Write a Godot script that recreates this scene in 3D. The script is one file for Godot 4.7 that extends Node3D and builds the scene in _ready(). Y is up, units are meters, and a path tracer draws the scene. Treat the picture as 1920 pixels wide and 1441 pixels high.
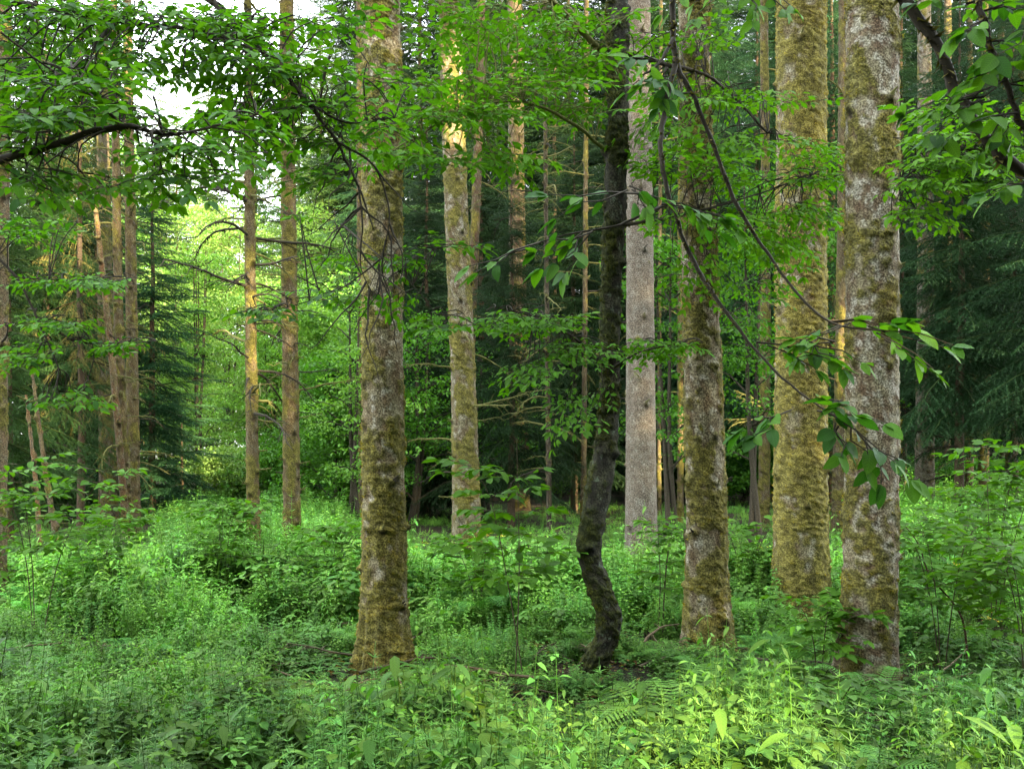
extends Node3D
# A mixed spruce and beech wood in early evening, seen from its edge. y up, metres; the eye stands at (0, 2.2, 0) and looks along -z.

const F := 1800.0
const HORIZON := 830.0
const EYE := 2.2

var rng := RandomNumberGenerator.new()
var noise := FastNoiseLite.new()
var fbm := FastNoiseLite.new()
var cells := FastNoiseLite.new()
var sun_dir := Vector3.ZERO
var beams: Array = []
var corridor := Vector3.ZERO
var mats := {}
var meshes := {}
var trunks: Array = []

# ---------------------------------------------------------------- helpers

class MB:
	var v := PackedVector3Array()
	var n := PackedVector3Array()
	var c := PackedColorArray()
	var uv := PackedVector2Array()
	var i := PackedInt32Array()
	func p(at: Vector3, col := Color.WHITE, t := Vector2.ZERO) -> int:
		v.append(at); c.append(col); uv.append(t); n.append(Vector3.ZERO)
		return v.size() - 1
	func tri(a: int, b: int, d: int) -> void:
		i.append(a); i.append(b); i.append(d)
		var k := (v[d] - v[a]).cross(v[b] - v[a])
		n[a] += k; n[b] += k; n[d] += k
	func quad(a: int, b: int, d: int, e: int) -> void:
		tri(a, b, d); tri(a, d, e)
	func mesh() -> ArrayMesh:
		for k in n.size():
			n[k] = n[k].normalized() if n[k].length_squared() > 0.0 else Vector3.UP
		var a := []
		a.resize(Mesh.ARRAY_MAX)
		a[Mesh.ARRAY_VERTEX] = v; a[Mesh.ARRAY_NORMAL] = n; a[Mesh.ARRAY_COLOR] = c; a[Mesh.ARRAY_TEX_UV] = uv; a[Mesh.ARRAY_INDEX] = i
		var m := ArrayMesh.new()
		m.add_surface_from_arrays(Mesh.PRIMITIVE_TRIANGLES, a)
		return m

func P(px: float, py: float, d: float) -> Vector3:
	return Vector3((px - 960.0) / F * d, EYE - (py - HORIZON) / F * d, -d)

func rnd(a: float, b: float) -> float:
	return rng.randf_range(a, b)

func thing(called: String, label: String, category: String, at := Vector3.ZERO, group := "") -> Node3D:
	var o := Node3D.new()
	o.name = called
	add_child(o, true)
	o.position = at
	o.set_meta("label", label); o.set_meta("category", category)
	if group: o.set_meta("group", group)
	return o

func part(called: String, mesh: Mesh, mat: Material, parent: Node3D, xf := Transform3D()) -> MeshInstance3D:
	var o := MeshInstance3D.new()
	o.name = called
	o.mesh = mesh
	o.material_override = mat
	parent.add_child(o, true)
	o.transform = xf
	return o

func many(called: String, mesh: Mesh, mat: Material, parent: Node3D, xf: Array, cols: Array, stuff := true) -> MultiMeshInstance3D:
	if xf.is_empty(): return null
	var m := MultiMesh.new()
	m.transform_format = MultiMesh.TRANSFORM_3D
	m.use_colors = true
	m.mesh = mesh
	m.instance_count = xf.size()
	for k in xf.size():
		m.set_instance_transform(k, xf[k])
		m.set_instance_color(k, cols[k % cols.size()])
	var o := MultiMeshInstance3D.new()
	o.name = called
	o.multimesh = m
	o.material_override = mat
	parent.add_child(o, true)
	if stuff: o.set_meta("kind", "stuff")
	return o

func in_beam(p: Vector3, more := 0.0) -> bool:
	for b in beams:
		var w: Vector3 = p - b[0]
		var t := w.dot(sun_dir)
		if t > 0.5 and (w - sun_dir * t).length() < b[1] + more: return true
	return false

func ground_at(x: float, z: float) -> float:
	return noise.get_noise_2d(x * 0.25, z * 0.25) * 0.10 + noise.get_noise_2d(x * 1.1 + 40.0, z * 1.1) * 0.04

func basis_along(dir: Vector3, up := Vector3.UP) -> Basis:
	var x := dir.normalized()
	var z := x.cross(up)
	if z.length() < 0.01: z = x.cross(Vector3.RIGHT)
	z = z.normalized()
	return Basis(x, z.cross(x), z)

# a bent tube through points, radii per point; six or so sides
func tube(b: MB, pts: Array, rad: Array, sides: int, col: Color, rough := 0.0) -> void:
	var prev := -1
	var up := Vector3(0.31, 0.2, 0.92)
	for k in pts.size():
		var dir: Vector3 = (pts[mini(k + 1, pts.size() - 1)] - pts[maxi(k - 1, 0)]).normalized()
		var s := dir.cross(up)
		if s.length() < 0.05: s = dir.cross(Vector3(1, 0.1, 0))
		s = s.normalized()
		var t := dir.cross(s)
		up = s.cross(dir)
		var first := b.v.size()
		for j in sides:
			var a := TAU * j / sides
			var r: float = rad[k] * (1.0 + rough * rng.randf_range(-1.0, 1.0))
			b.p(pts[k] + (s * cos(a) + t * sin(a)) * r, col, Vector2(float(j) / sides, k))
		if prev >= 0:
			for j in sides:
				var j2 := (j + 1) % sides
				b.quad(prev + j, prev + j2, first + j2, first + j)
		prev = first

func curve(keys: Array, steps: int) -> Array:
	var out := []
	for k in keys.size() - 1:
		var a: Vector3 = keys[k]
		var e: Vector3 = keys[k + 1]
		var pre: Vector3 = keys[maxi(k - 1, 0)]
		var post: Vector3 = keys[mini(k + 2, keys.size() - 1)]
		for s in steps:
			out.append(a.cubic_interpolate(e, pre, post, float(s) / steps))
	out.append(keys[-1])
	return out

func taper(n: int, r0: float, r1: float) -> Array:
	var out := []
	for k in n: out.append(lerpf(r0, r1, float(k) / maxi(n - 1, 1)))
	return out

# a leaf: along x, spread along z, facing y; stations across give it its outline, folded at the midrib
func leaf(b: MB, t: Transform3D, l: float, w: float, fold: float, droop: float, stations: int, col: Color, sharp := 0.9, wave := 0.0) -> void:
	var base := b.p(t.origin, col, Vector2(0, 0.5))
	var pl := base; var pm := base; var pr := base
	for k in range(1, stations + 1):
		var s := float(k) / (stations + 1)
		var h := w * 0.5 * pow(s, 0.55) * pow(1.0 - s, sharp) * 1.95
		var y := -droop * s * s * l
		var e := h * fold + wave * w * (1.0 if k % 2 else -1.0)
		var il := b.p(t * Vector3(s * l, y + e, -h), col, Vector2(s, 0.5 - h / w))
		var im := b.p(t * Vector3(s * l, y, 0), col, Vector2(s, 0.5))
		var ir := b.p(t * Vector3(s * l, y + e, h), col, Vector2(s, 0.5 + h / w))
		if k == 1:
			b.tri(base, im, il); b.tri(base, ir, im)
		else:
			b.quad(pl, pm, im, il); b.quad(pm, pr, ir, im)
		pl = il; pm = im; pr = ir
	var tip := b.p(t * Vector3(l, -droop * l, 0), col, Vector2(1, 0.5))
	b.tri(pl, pm, tip); b.tri(pm, pr, tip)

# ---------------------------------------------------------------- materials

func noise_tex(kind: int, freq: float, size: int, octaves: int, lo: Color, hi: Color, sd: int) -> NoiseTexture2D:
	var f := FastNoiseLite.new()
	f.noise_type = kind
	f.frequency = freq
	f.seed = sd
	f.fractal_octaves = octaves
	if kind == FastNoiseLite.TYPE_CELLULAR: f.cellular_return_type = FastNoiseLite.RETURN_DISTANCE2_SUB
	var t := NoiseTexture2D.new()
	t.width = size; t.height = size
	t.seamless = true
	t.noise = f
	var g := Gradient.new()
	g.set_color(0, lo); g.set_color(1, hi)
	t.color_ramp = g
	return t

func leaf_mat(called: String, col: Color, through: float, rough: float, tint := Color(0.95, 1.0, 0.5), tex: Texture2D = null, bump: Texture2D = null) -> StandardMaterial3D:
	var m := StandardMaterial3D.new()
	m.resource_name = called
	m.albedo_color = col.linear_to_srgb()
	m.vertex_color_use_as_albedo = true
	m.roughness = rough
	m.metallic_specular = 0.24
	m.backlight_enabled = true
	m.backlight = (tint * through).linear_to_srgb()
	m.cull_mode = BaseMaterial3D.CULL_DISABLED
	if tex:
		m.albedo_texture = tex
	if bump:
		m.heightmap_enabled = true
		m.heightmap_texture = bump
		m.heightmap_scale = 0.15
	mats[called] = m
	return m

func solid_mat(called: String, col: Color, rough: float, tex: Texture2D = null, scale := 1.0, height: Texture2D = null, depth := 0.5) -> StandardMaterial3D:
	var m := StandardMaterial3D.new()
	m.resource_name = called
	m.albedo_color = col.linear_to_srgb()
	m.vertex_color_use_as_albedo = true
	m.roughness = rough
	m.metallic_specular = 0.3
	if tex:
		m.albedo_texture = tex
		m.uv1_triplanar = true
		m.uv1_scale = Vector3.ONE * scale
	if height:
		m.heightmap_enabled = true
		m.heightmap_texture = height
		m.heightmap_scale = depth
	mats[called] = m
	return m

func vein_image() -> Image:
	var im := Image.create(192, 96, false, Image.FORMAT_RGB8)
	for y in 96:
		for x in 192:
			var s := x / 192.0
			var h := absf(y / 96.0 - 0.5) * 2.0
			var k := fposmod((s - h * 0.28) * 9.0, 1.0)
			var vein := maxf(smoothstep(0.09, 0.0, absf(k - 0.5)), smoothstep(0.035, 0.0, h))
			var g := 0.80 + 0.16 * vein + 0.08 * noise.get_noise_2d(x * 0.15, y * 0.15)
			im.set_pixel(x, y, Color(g, g, g))
	return im

func make_materials() -> void:
	var veins := ImageTexture.create_from_image(vein_image())
	var grain := noise_tex(FastNoiseLite.TYPE_SIMPLEX_SMOOTH, 0.022, 1024, 6, Color(0.46, 0.44, 0.40), Color(1, 1, 1), 5)
	grain.color_ramp.set_offset(0, 0.25)
	grain.color_ramp.set_offset(1, 0.74)
	var bumps := noise_tex(FastNoiseLite.TYPE_SIMPLEX_SMOOTH, 0.09, 512, 4, Color(0, 0, 0), Color(1, 1, 1), 9)
	leaf_mat("beech_near", Color(0.082, 0.208, 0.017), 1.0, 0.55, Color(0.86, 1.0, 0.20), veins, veins)
	leaf_mat("beech_near_pale", Color(0.110, 0.260, 0.020), 1.0, 0.55, Color(0.88, 1.0, 0.20), veins, veins)
	leaf_mat("beech_near_dark", Color(0.040, 0.125, 0.016), 0.95, 0.5, Color(0.80, 1.0, 0.22), veins, veins)
	leaf_mat("beech", Color(0.090, 0.235, 0.016), 1.0, 0.6, Color(0.86, 1.0, 0.20), veins)
	leaf_mat("herb", Color(0.092, 0.215, 0.035), 0.85, 0.55, Color(0.8, 1.0, 0.40), veins)
	leaf_mat("herb_plain", Color(0.098, 0.220, 0.036), 0.85, 0.55, Color(0.8, 1.0, 0.40))
	leaf_mat("fern", Color(0.068, 0.185, 0.030), 0.8, 0.6, Color(0.85, 1.0, 0.35))
	leaf_mat("grass", Color(0.090, 0.215, 0.045), 0.7, 0.5, Color(0.9, 1.0, 0.4))
	leaf_mat("broadleaf", Color(0.105, 0.220, 0.024), 1.0, 0.5, Color(0.9, 1.0, 0.32))
	leaf_mat("needles", Color(0.030, 0.064, 0.022), 0.3, 0.6)
	leaf_mat("moss_fringe", Color(0.16, 0.140, 0.030), 0.3, 0.9)
	leaf_mat("petal", Color(0.75, 0.52, 0.02), 0.4, 0.6)
	solid_mat("bark", Color(1, 1, 1), 0.95, grain, 1.9, bumps, 0.8)
	solid_mat("twig", Color(0.022, 0.018, 0.011), 0.9)
	solid_mat("mossy_twig", Color(0.078, 0.078, 0.022), 0.95)
	solid_mat("stem", Color(0.050, 0.038, 0.020), 0.8)
	solid_mat("soil", Color(1, 1, 1), 0.95, grain, 0.9, bumps, 3.0)

# ---------------------------------------------------------------- shared plant meshes

func make_leaf_meshes() -> void:
	for k in 4:
		var b := MB.new()
		leaf(b, Transform3D(), 1.0, 0.70, [0.22, 0.10, 0.30, 0.16][k], [0.10, 0.25, 0.18, 0.34][k], 5, Color.WHITE, 0.8, 0.012)
		tube(b, [Vector3(-0.16, 0.03, 0), Vector3(-0.06, 0.01, 0), Vector3(0.02, 0, 0)], [0.012, 0.010, 0.009], 3, Color(0.8, 0.7, 0.5))
		meshes["leaf%d" % k] = b.mesh()
	for k in 3:
		var b := MB.new()
		leaf(b, Transform3D(), 1.0, 0.60, [0.2, 0.1, 0.3][k], [0.12, 0.28, 0.2][k], 2, Color.WHITE, 0.8)
		meshes["leaf_small%d" % k] = b.mesh()
	# a narrow pointed herb leaf
	var n := MB.new()
	leaf(n, Transform3D(), 1.0, 0.30, 0.25, 0.45, 5, Color.WHITE, 1.0)
	meshes["leaf_long"] = n.mesh()

# spruce bough: axis along x, about 1.6 m long
func make_bough(sd: int, hang: float, dead: bool, full: float) -> ArrayMesh:
	rng.seed = sd
	var b := MB.new()
	var L := 1.6
	var axis := []
	for k in 9:
		var s := k / 8.0
		axis.append(Vector3(s * L, 0.10 * s - 0.42 * s * s * (0.6 + hang) + 0.10 * s * s * s, rng.randf_range(-0.02, 0.02)))
	var wood := Color(0.07, 0.05, 0.03) if not dead else Color(0.16, 0.12, 0.05)
	tube(b, axis, taper(9, 0.016, 0.003), 4, wood * 12.0 if not dead else wood)
	var steps := int(30 * full)
	for k in steps:
		var s := (k + 1.5) / (steps + 1.0)
		var f := s * 8.0
		var at: Vector3 = axis[int(f)].lerp(axis[mini(int(f) + 1, 8)], f - int(f))
		var side := 1.0 if k % 2 else -1.0
		if rng.randf() < 0.13: continue
		var len := 0.62 * pow(1.0 - s, 0.75) * smoothstep(0.0, 0.25, s + 0.12) * rng.randf_range(0.4, 1.35) + 0.06
		var dir := Vector3(0.75 + 0.25 * s, rng.randf_range(-0.5, 0.1) - hang * 0.7, side * rng.randf_range(0.7, 1.0)).normalized()
		needle_twig(b, at, dir, len, hang, dead)
		if len > 0.28:
			for j in 3:
				var q := 0.3 + 0.22 * j
				var at2 := at + dir * len * q + Vector3(0, -hang * q * q * len * 0.4, 0)
				var d2 := (dir + Vector3(0.5, -hang * 0.6, (1.0 if j % 2 else -1.0) * 0.9)).normalized()
				needle_twig(b, at2, d2, len * 0.42 * (1.1 - q), hang, dead)
	if not dead: needle_twig(b, axis[6], (axis[8] - axis[6]).normalized(), 0.42, hang * 0.3, false)
	return b.mesh()

func needle_twig(b: MB, at: Vector3, dir: Vector3, len: float, hang: float, dead: bool) -> void:
	var z := dir.cross(Vector3.UP).normalized()
	var y := z.cross(dir)
	var step := 0.019 if not dead else 0.05
	var count := maxi(int(len / step), 2)
	for k in count:
		var s := float(k) / count
		var q := at + dir * len * s + Vector3(0, -hang * s * s * len * 0.5, 0)
		if dead:
			# bare twiglets with hanging lichen and moss
			var w := 0.006
			var nx := at + dir * len * (s + 1.0 / count) + Vector3(0, -hang * (s + 1.0 / count) * (s + 1.0 / count) * len * 0.5, 0)
			var a0 := b.p(q + y * w, Color.WHITE); var a1 := b.p(q - y * w, Color.WHITE); var a2 := b.p(nx, Color.WHITE)
			b.tri(a0, a1, a2)
			if rng.randf() < 0.6:
				var e := Vector3(rng.randf_range(-0.03, 0.03), -rng.randf_range(0.03, 0.12), rng.randf_range(-0.03, 0.03))
				b.tri(b.p(q + dir * 0.008), b.p(q - dir * 0.008), b.p(q + e))
			continue
		var tone := rng.randf_range(0.7, 1.25)
		if s > 0.75: tone *= 1.35
		var col := Color(tone, tone, tone)
		var nl := 0.030 * rng.randf_range(0.8, 1.2)
		for m in 3:
			var an := rng.randf_range(-0.7, 3.84)
			var out := (z * cos(an) + y * sin(an)) * nl + dir * nl * 0.75
			var wd := dir.cross(out).normalized() * 0.0042 + dir * 0.004
			b.tri(b.p(q - wd, col), b.p(q + wd, col), b.p(q + out, col))

func make_cluster(sd: int, size: float, count: int) -> ArrayMesh:
	rng.seed = sd
	var b := MB.new()
	for k in count:
		var q := Vector3(rng.randfn(), rng.randfn() * 0.42, rng.randfn()) * 0.28
		var a := rng.randf() * TAU
		var t := Transform3D(Basis.from_euler(Vector3(rnd(-0.5, 0.5), a, rnd(-0.55, 0.3))), q)
		var tone := rnd(0.75, 1.25)
		leaf(b, t, size * rnd(0.7, 1.2), size * 0.6, 0.2, 0.2, 1, Color(tone, tone, tone), 0.7)
	return b.mesh()

# a level layer of leaves, as beech and hazel hold them, for trees farther off
func make_layer(sd: int, size: float, count: int) -> ArrayMesh:
	rng.seed = sd
	var b := MB.new()
	for k in count:
		var a := rng.randf() * TAU
		var q := Vector3(cos(a), 0, sin(a)) * sqrt(rng.randf()) * 0.62 + Vector3(0, rng.randfn() * 0.06, 0)
		q.y -= q.length_squared() * 0.25
		var t := Transform3D(Basis.from_euler(Vector3(rnd(-0.6, 0.6), rng.randf() * TAU, rnd(-0.8, 0.1))), q)
		var tone := rnd(0.75, 1.25)
		leaf(b, t, size * rnd(0.6, 1.25), size * 0.62, 0.2, 0.25, 1, Color(tone, tone, tone), 0.7)
	return b.mesh()

# herbs of the forest floor, each about 0.4 m high
func make_herb(sd: int, kind: int) -> ArrayMesh:
	rng.seed = sd
	var b := MB.new()
	var green := Color(0.8, 0.8, 0.7)
	if kind == 0:   # upright stems with opposite pointed leaves
		for st in 4:
			var root := Vector3(rnd(-0.14, 0.14), 0, rnd(-0.14, 0.14))
			var top := root + Vector3(rnd(-0.12, 0.12), rnd(0.28, 0.44), rnd(-0.12, 0.12))
			tube(b, [root, root.lerp(top, 0.5) + Vector3(rnd(-0.02, 0.02), 0, 0), top], [0.004, 0.003, 0.002], 3, green)
			var pairs := rng.randi_range(4, 6)
			for k in pairs:
				var s := 0.3 + 0.7 * (k + 0.5) / pairs
				var at := root.lerp(top, s)
				var turn := k * 1.57 + st
				for side in 2:
					var t := Transform3D(Basis.from_euler(Vector3(rnd(-0.3, 0.3), turn + side * PI + rnd(-0.3, 0.3), rnd(-0.35, 0.25))), at)
					var tone := rnd(0.75, 1.2)
					leaf(b, t, rnd(0.06, 0.105) * (1.15 - 0.35 * s), 0.050, 0.18, 0.35, 3, Color(tone, tone, tone * 0.95), 0.8)
	elif kind == 1:   # arching stems with leaves in threes
		for st in 3:
			var a := st * 2.1 + rnd(-0.5, 0.5)
			var tip := Vector3(cos(a) * rnd(0.25, 0.4), rnd(0.16, 0.30), sin(a) * rnd(0.25, 0.4))
			var pts := curve([Vector3.ZERO, tip * 0.45 + Vector3(0, 0.20, 0), tip], 3)
			tube(b, pts, taper(pts.size(), 0.004, 0.002), 3, Color(1.0, 0.7, 0.5))
			for k in pts.size():
				if k < 1: continue
				var yaw := a + (1.0 if k % 2 else -1.0) * 0.9
				for j in 3:
					var t := Transform3D(Basis.from_euler(Vector3(rnd(-0.2, 0.2), -yaw + (j - 1) * 1.05, rnd(-0.25, 0.25))), pts[k] + Vector3(0, 0.03, 0))
					var tone := rnd(0.75, 1.2)
					leaf(b, t, rnd(0.055, 0.095), 0.052, 0.15, 0.28, 3, Color(tone, tone, tone), 0.7)
	elif kind == 2:   # fern
		for fr in 7:
			fern_frond(b, Vector3.ZERO, fr * TAU / 7 + rnd(-0.25, 0.25), rnd(0.42, 0.6), rnd(0.26, 0.42))
	elif kind == 3:   # grass
		for k in 22:
			var a := rng.randf() * TAU
			var root := Vector3(rnd(-0.08, 0.08), 0, rnd(-0.08, 0.08))
			var h := rnd(0.25, 0.5); var o := rnd(0.1, 0.3)
			var dir := Vector3(cos(a), 0, sin(a))
			var wv := Vector3(-sin(a), 0, cos(a)) * 0.004
			var tone := rnd(0.8, 1.2)
			var col := Color(tone, tone, tone)
			var l0 := b.p(root - wv, col); var r0 := b.p(root + wv, col)
			for s in [0.4, 0.75]:
				var q: Vector3 = root + dir * o * s * s + Vector3(0, h * (s - 0.25 * s * s), 0)
				var l1 := b.p(q - wv * (1.2 - s * 0.6), col); var r1 := b.p(q + wv * (1.2 - s * 0.6), col)
				b.quad(l0, r0, r1, l1)
				l0 = l1; r0 = r1
			b.tri(l0, r0, b.p(root + dir * o + Vector3(0, h * 0.72, 0), col))
	elif kind == 4:   # low carpet of small leaves
		for k in 46:
			var q := Vector3(rng.randfn() * 0.2, rnd(0.03, 0.16), rng.randfn() * 0.2)
			var t := Transform3D(Basis.from_euler(Vector3(rnd(-0.4, 0.4), rng.randf() * TAU, rnd(-0.3, 0.3))), q)
			var tone := rnd(0.7, 1.2)
			leaf(b, t, rnd(0.03, 0.055), 0.032, 0.15, 0.25, 2, Color(tone, tone, tone), 0.7)
	elif kind == 6:   # fine herb, many small leaves on wiry stems
		for st in 7:
			var root := Vector3(rnd(-0.17, 0.17), 0, rnd(-0.17, 0.17))
			var top := root + Vector3(rnd(-0.14, 0.14), rnd(0.26, 0.46), rnd(-0.14, 0.14))
			tube(b, [root, root.lerp(top, 0.5) + Vector3(rnd(-0.02, 0.02), 0, 0), top], [0.003, 0.002, 0.001], 3, green)
			var pairs := rng.randi_range(7, 11)
			for k in pairs:
				var at := root.lerp(top, 0.22 + 0.78 * (k + 0.5) / pairs)
				var turn := k * 1.57 + st
				for side in 2:
					if rng.randf() < 0.15: continue
					var t := Transform3D(Basis.from_euler(Vector3(rnd(-0.4, 0.4), turn + side * PI + rnd(-0.5, 0.5), rnd(-0.4, 0.35))), at + Vector3(rnd(-0.015, 0.015), 0, rnd(-0.015, 0.015)))
					var tone := rnd(0.75, 1.25)
					leaf(b, t, rnd(0.022, 0.05), rnd(0.014, 0.026), 0.15, 0.3, 2, Color(tone, tone, tone * 0.95), 0.75)
	elif kind == 7:   # feathery stems in whorls
		for st in 6:
			var root := Vector3(rnd(-0.15, 0.15), 0, rnd(-0.15, 0.15))
			var top := root + Vector3(rnd(-0.1, 0.1), rnd(0.3, 0.5), rnd(-0.1, 0.1))
			tube(b, [root, root.lerp(top, 0.5), top], [0.003, 0.002, 0.001], 3, green)
			for k in 13:
				var s := 0.15 + 0.85 * k / 13.0
				var at := root.lerp(top, s)
				for j in 7:
					var a := TAU * j / 7 + k
					var dir := Vector3(cos(a), rnd(0.0, 0.4), sin(a)) * 0.085 * (1.1 - 0.75 * s)
					var w := Vector3(-sin(a), 0, cos(a)) * 0.0035
					var tone := rnd(0.85, 1.3)
					var c := Color(tone, tone, tone * 0.9)
					b.tri(b.p(at - w, c), b.p(at + w, c), b.p(at + dir, c))
	else:   # tall single stem, broad alternate leaves crowded at the top
		for st in 2:
			var root := Vector3(rnd(-0.08, 0.08), 0, rnd(-0.08, 0.08))
			var top := root + Vector3(rnd(-0.08, 0.08), rnd(0.38, 0.5), rnd(-0.08, 0.08))
			tube(b, [root, root.lerp(top, 0.5), top], [0.005, 0.004, 0.002], 3, green * 1.2)
			for k in 9:
				var s := 0.35 + 0.65 * k / 8.0
				var t := Transform3D(Basis.from_euler(Vector3(rnd(-0.2, 0.2), k * 2.4 + st, rnd(-0.4, 0.1))), root.lerp(top, s))
				var tone := rnd(0.8, 1.25)
				leaf(b, t, rnd(0.08, 0.13), 0.05, 0.2, 0.35, 3, Color(tone, tone, tone * 0.9), 0.85)
	return b.mesh()

func fern_frond(b: MB, root: Vector3, yaw: float, L: float, rise: float) -> void:
	var dir := Vector3(cos(yaw), 0, sin(yaw))
	var side := Vector3(-sin(yaw), 0, cos(yaw))
	var pts := []
	for k in 9:
		var s := k / 8.0
		pts.append(root + dir * L * s * 0.9 + Vector3(0, rise * sin(s * 2.1) * 1.1, 0))
	tube(b, pts, taper(9, 0.0035, 0.001), 3, Color(1.1, 1.0, 0.7))
	var pairs := 25
	var tone := rng.randf_range(0.8, 1.2)
	for k in pairs:
		var s := 0.14 + 0.85 * k / pairs
		var f := s * 8.0
		var at: Vector3 = pts[int(f)].lerp(pts[mini(int(f) + 1, 8)], f - int(f))
		var along: Vector3 = (pts[mini(int(f) + 1, 8)] - pts[int(f)]).normalized()
		var len := 0.15 * L / 0.5 * pow(sin(PI * pow(s, 0.75) * 0.97), 0.8) + 0.008
		for sd in [-1.0, 1.0]:
			var o: Vector3 = side * sd * len + along * len * 0.35 + Vector3(0, -0.12 * len, 0)
			var w := along * 0.005
			var col := Color(tone, tone, tone) * rng.randf_range(0.9, 1.1)
			# a toothed pinna of three lobes a side
			var a0 := b.p(at - w * 0.7, col); var a1 := b.p(at + w * 0.7, col)
			var m0 := b.p(at + o * 0.4 - w * 1.3, col); var m1 := b.p(at + o * 0.4 + w * 1.3, col)
			b.quad(a0, a1, m1, m0)
			var n0 := b.p(at + o * 0.45 - w * 0.6, col); var n1 := b.p(at + o * 0.45 + w * 0.6, col)
			b.tri(n0, n1, b.p(at + o, col))

# ---------------------------------------------------------------- trunks

# keys: [py, px, width px] down a trunk at depth d, or world points; the last key is the foot
func trunk_keys(keys: Array, d: float, lean := 0.0) -> Array:
	var out := []
	for k in keys:
		var p := P(k[1], k[0], d)
		p.z += lean * p.y
		out.append([p, k[2] / F * d * 0.5])
	out.reverse()
	return out

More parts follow.
